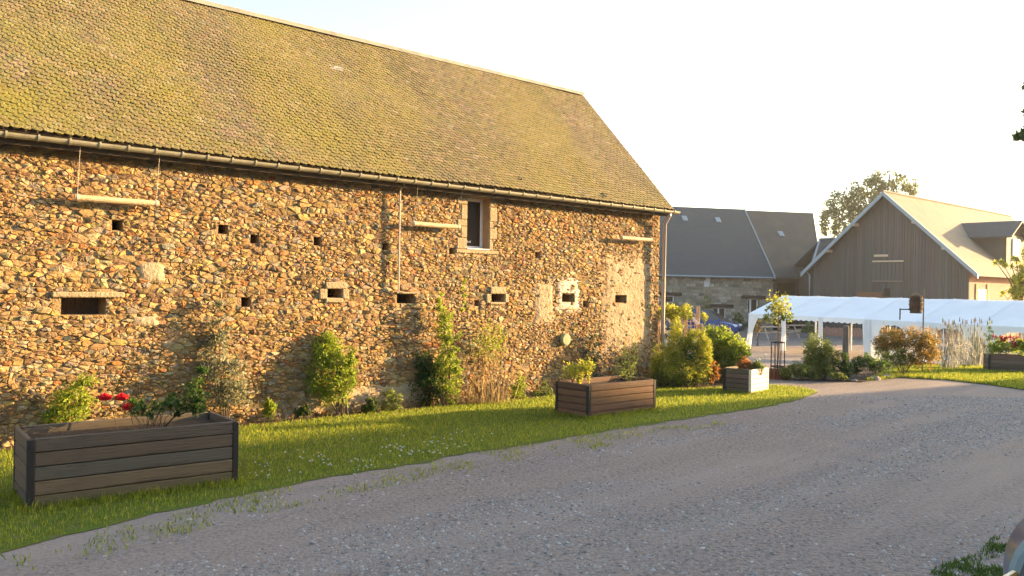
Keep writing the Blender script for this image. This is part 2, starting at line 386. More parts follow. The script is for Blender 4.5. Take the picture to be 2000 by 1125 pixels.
def ragged(edge):
    e = np.array([gp(*q) for q in edge])
    def fn(P):
        d = np.full(len(P), 9.)
        for i in range(len(e) - 1):
            a, b = e[i], e[i+1]; ab = b - a; t = ((P - a) @ ab / (ab @ ab)).clip(0, 1)
            d = np.minimum(d, np.linalg.norm(P - a - t[:, None] * ab, axis=1))
        nz = np.array([vnoise(x * 2.2, y * 2.2, 3) for x, y in P])
        return visible(P) & (d > .10 * nz * rng.uniform(-.5, 1, len(P)))
    return fn
GR = [(.23,.30,.022),(.29,.35,.028),(.34,.38,.036),(.15,.22,.02),(.42,.40,.07)]
blades('lawn_grass', scatter(lawn, 1500, ragged([(0,1082)] + edge_px)), .032, .006, GR, 'short green grass of the verge beside the barn', lean=.7)
tuft = scatter(lawn, 60, lambda P: visible(P) & np.array([vnoise(x*1.4, y*1.4, 9) > .55 for x, y in P]))
blades('coarse_grass', tuft, .075, .008, GR + [(.22,.22,.09)], 'longer grass tufts growing in the barn verge', lean=.8)
blades('lawn_grass', scatter(lawn2, 1500, lambda P: visible(P) & (P[:, 1] < 25)), .06, .012, GR + [(.22,.22,.05)], 'grass of the small verge at the right planter', lean=.7)
blades('weeds', scatter(weeds, 5000, lambda P: np.array([vnoise(x*2.6, y*2.6, 5)*.7 + vnoise(x*8, y*8, 6)*.3 > .52 + rnd.uniform(0,.22) for x, y in P])), .028, .010, [(.07,.13,.025),(.10,.16,.03),(.055,.10,.02)], 'low green weeds in the gravel at lower right', lean=.9, z0=0)
strag = scatter([(x + NV.x * .05, y + NV.y * .05) for x, y in lawn[1:12]] + [(x + NV.x * .75, y + NV.y * .75) for x, y in lawn[11:0:-1]], 700, lambda P: visible(P) & np.array([vnoise(x*2.6, y*2.6, 15)*.7 + vnoise(x*9, y*9, 16)*.3 > .5 + rnd.uniform(0,.25) for x, y in P]))
blades('weeds', strag, .035, .009, GR, 'straggling grass creeping from the verge onto the gravel', lean=1.0, z0=0)
# white clover and daisies in the verge
def daisies():
    mb = MB(); spots = [(40,-1)]
    pts = []
    for (cu, cv, su, sv, n) in [(800,885,60,14,46),(690,915,60,16,22),(610,905,60,14,12),(530,925,40,20,9),(505,940,25,14,6),(900,860,60,14,14),(1180,812,40,6,6)]:
        for _ in range(n):
            pts.append(G(rnd.gauss(cu, su * .6), rnd.gauss(cv, sv * .6)))
    for p in pts:
        z = .05 + rnd.random() * .03; r = rnd.uniform(.008, .013); c = (.62,.62,.58) if rnd.random() < .85 else (.6,.5,.25)
        mb.lathe([(.001, z + r), (r, z + r * .4), (r * .8, z - r * .3), (.001, z - r * .5)], 6, (p.x, p.y, p.z), c)
        mb.tube([(p.x, p.y, p.z), (p.x, p.y, p.z + z - r * .4)], .0015, 3, (.10,.16,.03))
    tag(mb.build('daisies', 'petal'), 'scattered small white clover and daisy heads in the verge', kind='stuff')
daisies()
# loose chips on the drive
def chips():
    road = [gp(-60,1200), gp(0,1090), gp(640,940), gp(1100,862), gp(1500,800), gp(1620,765), gp(2060,780), gp(2060,1200)]
    P = scatter(road, 2600, visible)
    keep = np.array([(vnoise((x*DX.y-y*DX.x)*1.6, (x*DX.x+y*DX.y)*.22, 21) * .7 + vnoise(x*3, y*3, 22) * .3) > rnd.uniform(.3, .75) for x, y in P]); P = P[keep]
    n = len(P); r = rng.gamma(2.4, .0032, n).clip(.003, .026); az = rng.uniform(0, 6.28, n)
    base = np.array([(1,0,.1),(.3,.9,.0),(-.8,.5,.1),(-.7,-.6,0),(.4,-.9,.1),(.1,.1,.75),(-.1,-.1,.6)])
    q = base[None] * (1 + rng.normal(0, .18, (n, 7, 3)))
    c, s = np.cos(az)[:, None], np.sin(az)[:, None]
    v = np.stack([q[..., 0]*c - q[..., 1]*s*.8, q[..., 0]*s + q[..., 1]*c*.8, q[..., 2] * .8], 2) * r[:, None, None]
    v[..., 0] += P[:, :1]; v[..., 1] += P[:, 1:2]; v[..., 2] += np.array([hgt(x, y) for x, y in P])[:, None] - .001
    f = np.array([(0,1,5),(1,2,5),(2,6,5),(2,3,6),(3,4,6),(4,5,6),(4,0,5)])
    F = (np.arange(n)[:, None, None] * 7 + f[None]).reshape(-1, 3)
    pal = np.array([(.20,.18,.165),(.30,.265,.23),(.14,.125,.115),(.36,.32,.28),(.25,.255,.245),(.31,.225,.18),(.46,.42,.38)])
    C = np.repeat(pal[rng.integers(0, 7, n)], 7, 0)
    tag(npbuild('gravel_chips', v.reshape(-1, 3), F, 'pebble', None, C), 'loose grey and bluish stone chips on the drive', kind='stuff')
chips()

# ------------------------------------------------------------------ stone barn
barn = tag(empty('stone_barn', O, BA), 'long rubble stone barn with mossy slate roof and small vent openings', 'barn')
def loc_ray(u, v, t):              # barn-local (y, z) where a pixel's ray meets the cross-section at t
    d = ray(u, v); c = Vector((0, 0, CAMH)); p0 = O + DX * t
    k = (p0 - c).dot(DX) / d.dot(DX); p = c + d * k
    return -(p - O).dot(NV), p.z
TL, TR = -17.0, 0.0
EZ = W(1288, 406, .24)[1]; EY = -.24                    # eave edge of the slates
RY, RZ = loc_ray(1135, 187, .10)
PITCH = math.atan2(RZ - EZ, RY - EY)
WT = EZ + (0.02 - EY) * math.tan(PITCH) - .09           # top of the front wall
holes = []                                               # t0, t1, z0, z1, depth, kind
def hole(u, v, w, h, depth, kind):
    a = W(u - w/2, v); b = W(u + w/2, v); c = W(u, v + h/2); e = W(u, v - h/2)
    holes.append([a[0], b[0], c[1], e[1], depth, kind])
for u, v, w, h in [(229,440,21,20),(436,448,20,18),(497,467,16,17),(620,471,15,17),(753,482,13,14),(883,490,12,13),(1050,498,10,12),(480,590,18,19),(931,592,10,12),(1143,594,9,12)]:
    hole(u, v, w, h, .45, 'putlog')
for u, v, w, h in [(163,598,88,34),(652,573,30,17),(792,583,34,19),(970,582,27,16),(1108,582,22,15),(1211,584,19,14)]:
    hole(u, v, w, h, .38, 'vent')
hole(933.5, 437, 43, 102, .26, 'window')
wall = MB()
ts = sorted({TL, TR} | {q for h in holes for q in h[:2]}); zs = sorted({-.3, WT} | {q for h in holes for q in h[2:4]})
for i in range(len(ts) - 1):
    for j in range(len(zs) - 1):
        tm, zm = (ts[i]+ts[i+1])/2, (zs[j]+zs[j+1])/2
        if any(h[0] < tm < h[1] and h[2] < zm < h[3] for h in holes): continue
        wall.add([(ts[i],0,zs[j]),(ts[i+1],0,zs[j]),(ts[i+1],0,zs[j+1]),(ts[i],0,zs[j+1])], [(0,1,2,3)])
for t0, t1, z0, z1, dp, kd in holes:
    v8 = [(t0,0,z0),(t1,0,z0),(t1,0,z1),(t0,0,z1),(t0,dp,z0),(t1,dp,z0),(t1,dp,z1),(t0,dp,z1)]
    wall.add(v8, [(0,4,5,1),(1,5,6,2),(2,6,7,3),(3,7,4,0)])
BD = 2 * RY                                              # depth of the building
# gable walls and rear wall
for t in (TL, TR):
    wall.add([(t,0,-.3),(t,BD,-.3),(t,BD,WT),(t,RY,RZ-.15),(t,0,WT)], [(0,1,2,3,4)])
wall.add([(TL,BD,-.3),(TR,BD,-.3),(TR,BD,WT),(TL,BD,WT)], [(0,1,2,3)])
wall_o = wall.build('wall', 'mortar', barn)
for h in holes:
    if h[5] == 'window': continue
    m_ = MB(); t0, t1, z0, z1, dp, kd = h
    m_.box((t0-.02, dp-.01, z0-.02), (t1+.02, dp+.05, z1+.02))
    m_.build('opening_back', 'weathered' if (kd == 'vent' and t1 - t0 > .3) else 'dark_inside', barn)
# rubble: one prism per stone, cells of a jittered coursed pattern
STONE_PAL = [((.34,.215,.08),7),((.38,.255,.115),6),((.28,.18,.08),7),((.25,.20,.135),3.5),((.31,.145,.05),1.5),((.18,.115,.058),3),((.42,.32,.19),1.2),((.36,.27,.15),3),((.22,.135,.065),3)]
def pick(pal):
    r = rnd.random() * sum(w for _, w in pal)
    for c, w in pal:
        r -= w
        if r <= 0: return c
    return pal[-1][0]
def vary(c, a=.11):
    k = 1 + rnd.gauss(0, a); return tuple(min(.9, max(.01, q * k * (1 + rnd.gauss(0, .05)))) for q in c)
def clip(poly, px, pz, nx, nz):    # keep the side where (p-(px,pz)).n <= 0
    out = []; L = len(poly)
    for i in range(L):
        a, b = poly[i], poly[(i+1) % L]
        da = (a[0]-px)*nx + (a[1]-pz)*nz; db = (b[0]-px)*nx + (b[1]-pz)*nz
        if da <= 0: out.append(a)
        if (da < 0) != (db < 0) and da != db:
            k = da / (da - db); out.append((a[0]+(b[0]-a[0])*k, a[1]+(b[1]-a[1])*k))
    return out
def seeds():
    pts = []; z = .02
    while z < WT + .05:
        h = rnd.choice([.03,.035,.04,.045,.055,.065,.075]); t = TL + rnd.random() * .2
        while t < TR:
            w = max(.04, rnd.lognormvariate(math.log(.085), .5)); w = min(w, .32)
            w = max(w, h * .8)
            sag = .05 * (vnoise(t * .9, z * 1.2, 4) - .5)
            pts.append((t + w/2 + rnd.gauss(0, .012), z + h/2 + rnd.gauss(0, h * .22) + sag))
            t += w
        z += h
    # here and there one large stone takes the place of several
    for _ in range(int((TR-TL)*WT*9)):
        ct, cz = rnd.uniform(TL, TR), rnd.uniform(.1, WT); a = rnd.uniform(.10, .24); b = a*rnd.uniform(.28, .6)
        pts = [p for p in pts if ((p[0]-ct)/a)**2 + ((p[1]-cz)/b)**2 > .55]; pts.append((ct, cz))
    return pts
AN = 1.8
def stones():
    pts = seeds(); grid = {}
    for i, (t, z) in enumerate(pts): grid.setdefault((int(t // .16), int(z // .16)), []).append(i)
    res = []
    for i, (t, z) in enumerate(pts):
        poly = [((t-.3)/AN, z-.2), ((t+.3)/AN, z-.2), ((t+.3)/AN, z+.2), ((t-.3)/AN, z+.2)]
        gx, gz = int(t // .16), int(z // .16)
        for a in (-3, -2, -1, 0, 1, 2, 3):
            for b in (-1, 0, 1):
                for j in grid.get((gx+a, gz+b), ()):
                    if j == i: continue
                    dx, dz = (pts[j][0]-t)/AN, pts[j][1]-z
                    if dx*dx + dz*dz > .12 or dx*dx + dz*dz < 1e-8: continue
                    poly = clip(poly, t/AN + dx/2, z + dz/2, dx, dz)
                    if len(poly) < 3: break
        poly = [(p[0]*AN, p[1]) for p in poly]
        poly = clip(poly, TR, 0, 1, 0); poly = clip(poly, 0, WT - .01, 0, 1)
        poly = clip(poly, 0, -.05, 0, -1)
        ok = len(poly) >= 3
        for h in holes:
            if not ok: break
            m_ = .0 if h[5] == 'putlog' else .004
            if h[0] - m_ < t < h[1] + m_ and h[2] - m_ < z < h[3] + m_: ok = False; break
            if max(p[0] for p in poly) > h[0] and min(p[0] for p in poly) < h[1] and max(p[1] for p in poly) > h[2] and min(p[1] for p in poly) < h[3]:
                if t <= h[0]: poly = clip(poly, h[0], 0, 1, 0)
                elif t >= h[1]: poly = clip(poly, h[1], 0, -1, 0)
                elif z <= h[2]: poly = clip(poly, 0, h[2], 0, 1)
                else: poly = clip(poly, 0, h[3], 0, -1)
                ok = len(poly) >= 3
        if not ok: continue
        for f in dressed:          # cut away where dressed stones sit
            if f[0] < t < f[1] and f[2] < z < f[3]: ok = False; break
            if max(p[0] for p in poly) > f[0] and min(p[0] for p in poly) < f[1] and max(p[1] for p in poly) > f[2] and min(p[1] for p in poly) < f[3]:
                if t <= f[0]: poly = clip(poly, f[0], 0, 1, 0)
                elif t >= f[1]: poly = clip(poly, f[1], 0, -1, 0)
                elif z <= f[2]: poly = clip(poly, 0, f[2], 0, 1)
                else: poly = clip(poly, 0, f[3], 0, -1)
                if len(poly) < 3: ok = False; break
        if not ok: continue
        cx = sum(p[0] for p in poly)/len(poly); cz = sum(p[1] for p in poly)/len(poly)
        w = max(p[0] for p in poly)-min(p[0] for p in poly); h = max(p[1] for p in poly)-min(p[1] for p in poly)
        if w < .02 or h < .015: continue
        g = rnd.uniform(.002, .006)
        sx, sz = max(.5, 1 - g/w*2), max(.5, 1 - g/h*2)
        poly = [(cx+(p[0]-cx)*sx, cz+(p[1]-cz)*sz) for p in poly]
        r = []                      # knock the corners off
        L = len(poly)
        for k in range(L):
            a, b = poly[k], poly[(k+1) % L]
            q = rnd.uniform(.08, .24)
            r.append((a[0]+(b[0]-a[0])*q, a[1]+(b[1]-a[1])*q)); r.append((a[0]+(b[0]-a[0])*(1-q), a[1]+(b[1]-a[1])*(1-q)))
        res.append((r, cx, cz, w, h))
    return res
def stone_geo(mb, r, cx, cz, w, h, col):
    n = len(r); out = rnd.gammavariate(2.0, .0045) + .005; out = min(out, .036)
    tx, tz = rnd.gauss(0, .095), rnd.gauss(0, .08); bw = rnd.uniform(.74, .92)
    lim = min(.05, .45*min(w, h))
    v0 = [(p[0], .008, p[1]) for p in r]
    v1 = [(cx+(p[0]-cx)*.97, -(out*.6 + max(-lim, min(lim, (p[0]-cx)*tx + (p[1]-cz)*tz))*.6), cz+(p[1]-cz)*.97) for p in r]
    v2 = [(cx+(p[0]-cx)*bw+rnd.gauss(0,.003), -(out + (p[0]-cx)*tx + (p[1]-cz)*tz + rnd.gauss(0,.004)), cz+(p[1]-cz)*bw+rnd.gauss(0,.003)) for p in r]
    fs = [(k, (k+1)%n, n+(k+1)%n, n+k) for k in range(n)] + [(n+k, n+(k+1)%n, 2*n+(k+1)%n, 2*n+k) for k in range(n)]
    c = (cx, -(out + rnd.uniform(-.004,.014)), cz)
    fs += [(2*n+k, 2*n+(k+1)%n, 3*n) for k in range(n)]
    mb.add(v0 + v1 + v2 + [c], fs, col)
# dressed lintels, jambs and sills round the openings
dressed = []; dmb = []
def dstone(t0, t1, z0, z1, out=.045, matn='dressed', name='dressed_stone'):
    dressed.append((t0, t1, z0, z1)); dmb.append((t0, t1, z0, z1, out, matn, name))
def wr(u0, v0, u1, v1):
    um, vm = (u0+u1)/2, (v0+v1)/2
    return W(u0, vm)[0], W(u1, vm)[0], W(um, v1)[1], W(um, v0)[1]
for q in [(100,570,242,581),(634,551,676,564),(622,564,637,584),(667,564,679,584),(634,582,668,591),(772,570,816,574),(956,560,986,574),(948,574,957,592),(984,574,991,591),(955,590,985,595)]:
    dstone(*wr(*q))
hw = holes[-1]
dstone(hw[0]-.30, hw[1]+.28, hw[3]+.004, hw[3]+.10, .022, name='lintel')
dstone(hw[0]-.24, hw[1]+.22, hw[2]-.07, hw[2]-.004, .03, name='sill')
zz = hw[2]; k = 0
while zz < hw[3] - .02:
    h_ = rnd.choice([.12, .2, .26]); h_ = min(h_, hw[3] - zz)
    dstone(hw[0]-(.14 if k % 2 else .22), hw[0]-.004, zz, zz+h_-.008, .022, name='jamb_stone'); dstone(hw[1]+.004, hw[1]+(.18 if k % 2 else .09), zz, zz+h_-.008, .02, name='jamb_stone'); zz += h_; k += 1
for t0, t1, z0, z1, out, mt, nm in dmb:
    m_ = MB(); m_.bevbox((t0, -out, z0), (t1, .02, z1), .012); m_.build(nm, mt, barn)
ST = stones()
def near(t): p = O + DX * t; return p.y
order = sorted(range(len(ST)), key=lambda i: -(ST[i][3]*ST[i][4]/near(ST[i][1])**2 if (-20 < pix(O + DX*ST[i][1] + Vector((0,0,ST[i][2])))[0] and near(ST[i][1]) > 2) else 0))
single = set(order[:300]); rest = MB()
def scol(t, z):
    c = vary(pick(STONE_PAL))
    return c
for i, (r, cx, cz, w, h) in enumerate(ST):
    if i in single:
        m_ = MB(); stone_geo(m_, r, cx, cz, w, h, scol(cx, cz)); m_.build('stone', 'stone', wall_o)
    else: stone_geo(rest, r, cx, cz, w, h, scol(cx, cz))
tag(rest.build('small_stones', 'stone', wall_o), kind='stuff')
# render daubed over the stones
def patch(name, u0, v0, u1, v1, matn, th=.05, hole_i=None, seed=1, soft=.25):
    t0, t1, z0, z1 = wr(u0, v0, u1, v1); nx, nz = max(6, int((t1-t0)/.035)), max(6, int((z1-z0)/.035)); mb = MB(); vs = []; alive = {}
    for j in range(nz+1):
        for i in range(nx+1):
            a, b = i/nx, j/nz; t, z = t0+(t1-t0)*a, z0+(z1-z0)*b
            e = min(a, 1-a, b, 1-b)/soft; e = min(1, e); nse = vnoise(t*7, z*7, seed)*.6 + vnoise(t*17, z*17, seed+1)*.4
            y = -th*(e*1.3 - .55 + nse*.75) ; y = min(y, .02) if e > 0 else .02
            vs.append((t, y + rnd.gauss(0, .003), z))
    fs = []
    for j in range(nz):
        for i in range(nx):
            c = vs[j*(nx+1)+i]; tt, zz_ = c[0]+(t1-t0)/nx/2, c[2]+(z1-z0)/nz/2
            if any(h[0]-.02 < tt < h[1]+.02 and h[2]-.02 < zz_ < h[3]+.02 for h in holes): continue
            fs.append((j*(nx+1)+i, j*(nx+1)+i+1, (j+1)*(nx+1)+i+1, (j+1)*(nx+1)+i))
    mb.add(vs, fs); return mb.build(name, matn, barn, smooth=True)
patch('render_patch', 1165, 480, 1283, 715, 'render', .021, seed=3)
patch('render_patch', 1040, 545, 1085, 640, 'render', .022, seed=5)
patch('render_patch', 262, 508, 328, 556, 'render', .034, seed=7)
patch('limewash_patch', 1083, 540, 1136, 612, 'limewash', .021, seed=9, soft=.2)
patch('render_patch', 250, 615, 315, 640, 'render', .028, seed=11)
patch('render_patch', 540, 750, 900, 800, 'render', .022, seed=13)
# window
wt0, wt1, wz0, wz1 = hw[:4]; F = .055
win = MB()
for a, b in [((wt0,.17,wz0),(wt1,.23,wz0+F*1.3)), ((wt0,.17,wz1-F),(wt1,.23,wz1)), ((wt0,.17,wz0+F*1.3),(wt0+F,.23,wz1-F)), ((wt1-F,.17,wz0+F*1.3),(wt1,.23,wz1-F))]: win.bevbox(a, b, .006)
win_o = win.build('window', 'white_pvc', barn)
MB().bevbox((wt0+F, .185, wz0+F*1.3), (wt1-F, .205, wz1-F), .002).build('pane', 'glass_dark', win_o)
MB().box((wt0, -.03, wz0+.004), (wt1, .17, wz0+.022)).build('window_sill', 'white_pvc', win_o)
m_ = MB()
for k in range(4): m_.bevbox((wt0+.10+k*.035, .178, wz0+.13), (wt0+.125+k*.035, .184, wz0+.155+.012*(k % 2)), .002)
m_.build('pane_marks', 'white_pvc', win_o)  # row of small pale bars in front of the pane
# roof: boarding, slates, ridge, verge
SL = math.hypot(RY - EY, RZ - EZ); up = Vector((0, math.cos(PITCH), math.sin(PITCH))); nrm = Vector((0, -math.sin(PITCH), math.cos(PITCH)))
def rp(t, s, h=0.0): return Vector((t, EY, EZ)) + up * s + nrm * h
RT = .12
rb = MB()
rb.add([rp(TL-.2,0,-.035), rp(RT,0,-.035), rp(RT,SL,-.035), rp(TL-.2,SL,-.035), rp(TL-.2,0,-.006), rp(RT,0,-.006), rp(RT,SL,-.006), rp(TL-.2,SL,-.006)], [(0,3,2,1),(4,5,6,7),(0,1,5,4),(1,2,6,5),(2,3,7,6),(3,0,4,7)])
def back(p): return Vector((p.x, 2*RY - p.y, p.z))
rb.add([back(rp(TL-.2,0,-.03)), back(rp(RT,0,-.03)), back(rp(RT,SL,-.03)), back(rp(TL-.2,SL,-.03)), back(rp(TL-.2,0,.02)), back(rp(RT,0,.02)), back(rp(RT,SL,.02)), back(rp(TL-.2,SL,.02))], [(0,3,2,1),(4,5,6,7),(0,1,5,4),(1,2,6,5),(2,3,7,6),(3,0,4,7)])
roof = rb.build('roof', 'wood_fascia', barn, fix=True)
SLATE_PAL = [((.165,.125,.07),5),((.19,.145,.085),4),((.145,.115,.068),4),((.17,.135,.062),4),((.22,.175,.115),.6)]
EXP, SW = .072, .115
slates = []; row = 0; s = -.03
while s < SL - .05:
    t = TL - .2 + (SW/2 if row % 2 else 0)
    while t < RT - .03:
        slates.append((t + rnd.gauss(0,.003), s + rnd.gauss(0,.005), min(SW - .006, RT - t)))
        t += SW
    s += EXP; row += 1
def slate_geo(mb, t, s, w, col):
    L = EXP*1.9; L = min(L, SL - s + .01); th = .011; h0 = .016 + rnd.uniform(0,.006); h1 = .002; k = min(.030, w*.28); rz = rnd.gauss(0, .012)
    out = [(0, EXP*.33), (k, 0), (w-k, 0), (w, EXP*.33), (w, L), (0, L)]
    if rnd.random() < .012: s -= rnd.uniform(.01, .035); rz += rnd.gauss(0, .09); h0 += .006
    sag = .05*vnoise(t*.45, s*.7, 31) + .018*vnoise(t*1.6, s*1.6, 32)
    def P(x, y, dh): return rp(t + x - rz*y, s + y + rz*x, h0 + (h1-h0)*y/L + dh + sag)
    top = [P(x, y, th) for x, y in out]; bot = [P(x, y, 0) for x, y in out[:4]]
    mb.add(top + bot, [(0,1,2,3,4,5), (0,6,7,1), (1,7,8,2), (2,8,9,3)], col)
def slate_size(i):
    t, s, w = slates[i]; p = O + DX*t + NV*(-rp(t, s).y); u, v = pix((p.x, p.y, rp(t, s).z))
    return 1/p.y**2 if (-10 < u < 2000 and v > 0) else 0
so = sorted(range(len(slates)), key=lambda i: -slate_size(i)); ss = set(so[:300]); rest = MB()
for i, (t, s, w) in enumerate(slates):
    c = vary(pick(SLATE_PAL), .12)
    if i in ss: m_ = MB(); slate_geo(m_, t, s, w, c); m_.build('slate', 'slate', roof)
    else: slate_geo(rest, t, s, w, c)
tag(rest.build('upper_slates', 'slate', roof), kind='stuff')
m_ = MB(); m_.add([rp(TL-.2,SL-.10,.085), rp(RT+.01,SL-.10,.085), rp(RT+.01,SL+.02,.10), rp(TL-.2,SL+.02,.10), back(rp(TL-.2,SL-.10,.085)), back(rp(RT+.01,SL-.10,.085))], [(0,1,2,3),(3,2,5,4)]); m_.build('ridge_cap', 'zinc', roof)
m_ = MB(); m_.add([rp(RT+.002,-.03,-.06), rp(RT+.002,SL,-.06), rp(RT+.002,SL,.03), rp(RT+.002,-.03,.03), rp(RT+.022,-.03,-.06), rp(RT+.022,SL,-.06), rp(RT+.022,SL,.03), rp(RT+.022,-.03,.03)], [(0,3,2,1),(4,5,6,7),(0,1,5,4),(1,2,6,5),(2,3,7,6),(3,0,4,7)]); m_.build('verge_strip', 'warm_slate', roof)
# two roof hooks near the eave, light patches of replaced slates
def roof_px(u, v):
    d = ray(u, v); c = Vector((0,0,CAMH)); Rm = Matrix.Rotation(BA, 3, 'Z'); n_w = Rm @ nrm; p0 = O + Rm @ rp(0, 0, .02)
    k = (p0 - c).dot(n_w) / d.dot(n_w); p = c + d*k; l = Rm.inverted() @ (p - O); return l.x, (l - Vector((0, EY, EZ))).dot(up)
for u, v in [(1012,352),(1178,385)]:
    t, s = roof_px(u, v); m_ = MB(); m_.tube([rp(t,s+.13,.02), rp(t,s+.05,.06), rp(t+.01,s-.03,.06), rp(t+.02,s-.05,.10)], .012, 6); m_.build('roof_hook', 'hook', roof)
for u, v, w in [(656,133,.20),(945,195,.2)]:
    t, s = roof_px(u, v); m_ = MB(); m_.add([rp(t-w*.7,s-.06,.034), rp(t+w*.6,s-.08,.034), rp(t+w*.8,s+.04,.034), rp(t-w*.6,s+.07,.034), rp(t-w*.7,s-.06,.02), rp(t+w*.6,s-.08,.02), rp(t+w*.8,s+.04,.02), rp(t-w*.6,s+.07,.02)], [(0,1,2,3),(0,4,5,1),(1,5,6,2),(2,6,7,3),(3,7,4,0)]); m_.build('pale_slate', 'lead_patch', roof)
# eave board, rafter feet, gutter
MB().box((TL-.2, -.20, EZ-.16), (RT-.02, -.17, EZ-.01)).build('eave_board', 'wood_fascia', barn)
MB().box((TL-.2, -.17, EZ-.09), (RT-.02, .02, EZ-.07)).build('soffit', 'wood_fascia', barn)
gm = MB(); n = 9; vs = []; GX, GZ, GRr = -.285, EZ - .045, .06
for t in (TL-.2, RT+.16):
    for rr in (GRr, GRr-.006):
        for k in range(n): th = math.pi*k/(n-1); vs.append((t, GX + rr*math.cos(th), GZ - rr*math.sin(th)))
fs = [(k, k+1, 2*n+k+1, 2*n+k) for k in range(n-1)] + [(n+k+1, n+k, 3*n+k, 3*n+k+1) for k in range(n-1)]
fs += [(0, 2*n, 3*n, n), (n-1, 2*n-1, 4*n-1, 3*n-1)] + [(k, n+k, n+k+1, k+1) for k in range(n-1)] + [(2*n+k, 2*n+k+1, 3*n+k+1, 3*n+k) for k in range(n-1)]
gm.add(vs, fs); gut = gm.build('gutter', 'zinc', barn, smooth=False)
ring = None; t = TL
while t < RT:
    if ring is None:
        m_ = MB(); n = 8; vs = []
        for x in (0, .022):
            for k in range(n+1): th = math.pi*1.12*k/n - .18; vs.append((x, GX + (GRr+.008)*math.cos(th), GZ - (GRr+.008)*math.sin(th)))
            for k in range(n+1): th = math.pi*1.12*k/n - .18; vs.append((x, GX + (GRr)*math.cos(th), GZ - (GRr)*math.sin(th)))
        q = n+1; fs = [(k, k+1, 2*q+k+1, 2*q+k) for k in range(n)] + [(k, q+k, q+k+1, k+1) for k in range(n)] + [(2*q+k, 2*q+k+1, 3*q+k+1, 3*q+k) for k in range(n)]
        m_.add(vs, fs); ring = m_.build('gutter_bracket', 'zinc', gut); ring.location.x = t
    else:
        b = ring.copy(); COL.objects.link(b); b.parent = gut; b.location.x = t
    t += .335
# downpipe at the corner and the thin pipe by the second pole
m_ = MB(); m_.tube([(-.02, GX, GZ-.05), (-.02, GX, GZ-.10), (-.02, -.16, GZ-.28), (-.02, -.15, 1.5), (-.02, -.15, .05)], .042, 10); dp_o = m_.build('downpipe', 'pipe_metal', barn, smooth=True)
for z in (.7, 2.2): MB().tube([(-.02, -.15, z), (-.02, -.15, z+.04)], .05, 10).build('pipe_bracket', 'zinc', dp_o)
tp = W(779.5, 460, .09)[0]
MB().tube([(tp, -.22, GZ-.05), (tp, -.10, GZ-.16), (tp, -.10, W(779, 570)[1])], .017, 6).build('thin_pipe', 'copper_pipe', barn)
# small plaque low on the wall
pt, pz_ = W(1100, 663); m_ = MB(); m_.lathe([(.001,.012),(.10,.010),(.115,0),(.115,-.06)], 14); pq = m_.build('wall_plaque', 'plaque', barn); pq.location = (pt, -.09, pz_); pq.rotation_euler = (math.pi/2, 0, 0)
# poles hung in front of the wall
for (u0, v0, u1, v1, lab, up_) in [(146,385,310,398,'pale horizontal pole hanging by two strings at the left end of the barn',1),(806,437,898,443,'pale horizontal pole hanging by two strings beside the barn window',1),(1213,464,1272,469,'short pale horizontal pole hanging at the right corner of the barn',1)]:
    a = W(u0, v0, .15); b = W(u1, v1, .15); z = (a[1] + b[1])/2; r = .04
    e = tag(empty('hanging_pole', O + DX*a[0] + NV*.15 + Vector((0,0,z)), BA), lab, 'pole', 'pale poles hung under the gutter')
    L = b[0]-a[0]; m_ = MB(); m_.tube([(0,0,0),(.01,0,.0),(L*.5,0,-.004),(L-.01,0,0),(L,0,0)], r, 12); pb = m_.build('pole', 'pale_pole', e)
    for x in (.03, L-.03):
        m_ = MB(); m_.tube([(x,0,r), (x,-.10,GZ-.03-z)], .0025, 4); m_.tube([(x-.012,0,0),(x+.012,0,0)], r+.004, 12); m_.build('string', 'string', e)

# ------------------------------------------------------------------ farmhouse across the drive (beyond the right edge; it shades the drive)
def gable_house(name, label, cat, origin, rz, L, Dp, eave, ridge, wall_m, roof_m, wins, z0=0.0):
    e = tag(empty(name, origin, rz), label, cat)
    w = MB(); w.add([(0,0,z0),(L,0,z0),(L,Dp,z0),(0,Dp,z0),(0,0,eave),(L,0,eave),(L,Dp,eave),(0,Dp,eave),(0,Dp/2,ridge-.1),(L,Dp/2,ridge-.1)], [(0,1,5,4),(2,3,7,6),(1,2,6,9,5),(3,0,4,8,7)])
    w.build('wall', wall_m, e)
    r = MB(); k = (ridge-eave)/(Dp/2); o = .35
    for sg in (0, 1):
        def q(x, y, dz): y = y if sg == 0 else Dp - y; return (x, y, dz)
        r.add([q(-.2,-o,eave-o*k), q(L+.2,-o,eave-o*k), q(L+.2,Dp/2,ridge), q(-.2,Dp/2,ridge), q(-.2,-o,eave-o*k-.1), q(L+.2,-o,eave-o*k-.1), q(L+.2,Dp/2,ridge-.1), q(-.2,Dp/2,ridge-.1)], [(0,1,2,3),(7,6,5,4),(0,4,5,1),(1,5,6,2),(3,7,4,0)])
    ro = r.build('roof', roof_m, e, fix=True)
    for (x, y, w_, h_, zb) in wins:
        f = MB().bevbox((x, y-.05, zb), (x+w_, y+.06, zb+h_), .01).build('window' if zb > .3 else 'door', 'white_pvc', e)
        MB().box((x+.07, y-.062, zb+.08), (x+w_-.07, y-.04, zb+h_-.07)).build('pane', 'glass_dark', f)
    return e, ro
# wall faces the drive (towards -NV); local x = DX, local y = NV (so mirror with rz)
HN, HT0, HT1 = 15.6, -26.0, 40.0
ho = O + DX*HT1 + NV*HN
gable_house('farmhouse', 'long stone farmhouse across the drive, outside the right of the picture', 'house', (ho.x, ho.y, 0), BA + math.pi, HT1-HT0, 7.0, 5.3, 9.1, 'house_wall', 'far_slate',
            [(x, 0, 1.0, 1.3, 1.0) for x in range(3, 56, 6)] + [(5.5, 0, 1.0, 2.1, .02), (29.5, 0, 1.0, 2.1, .02)], -.3)

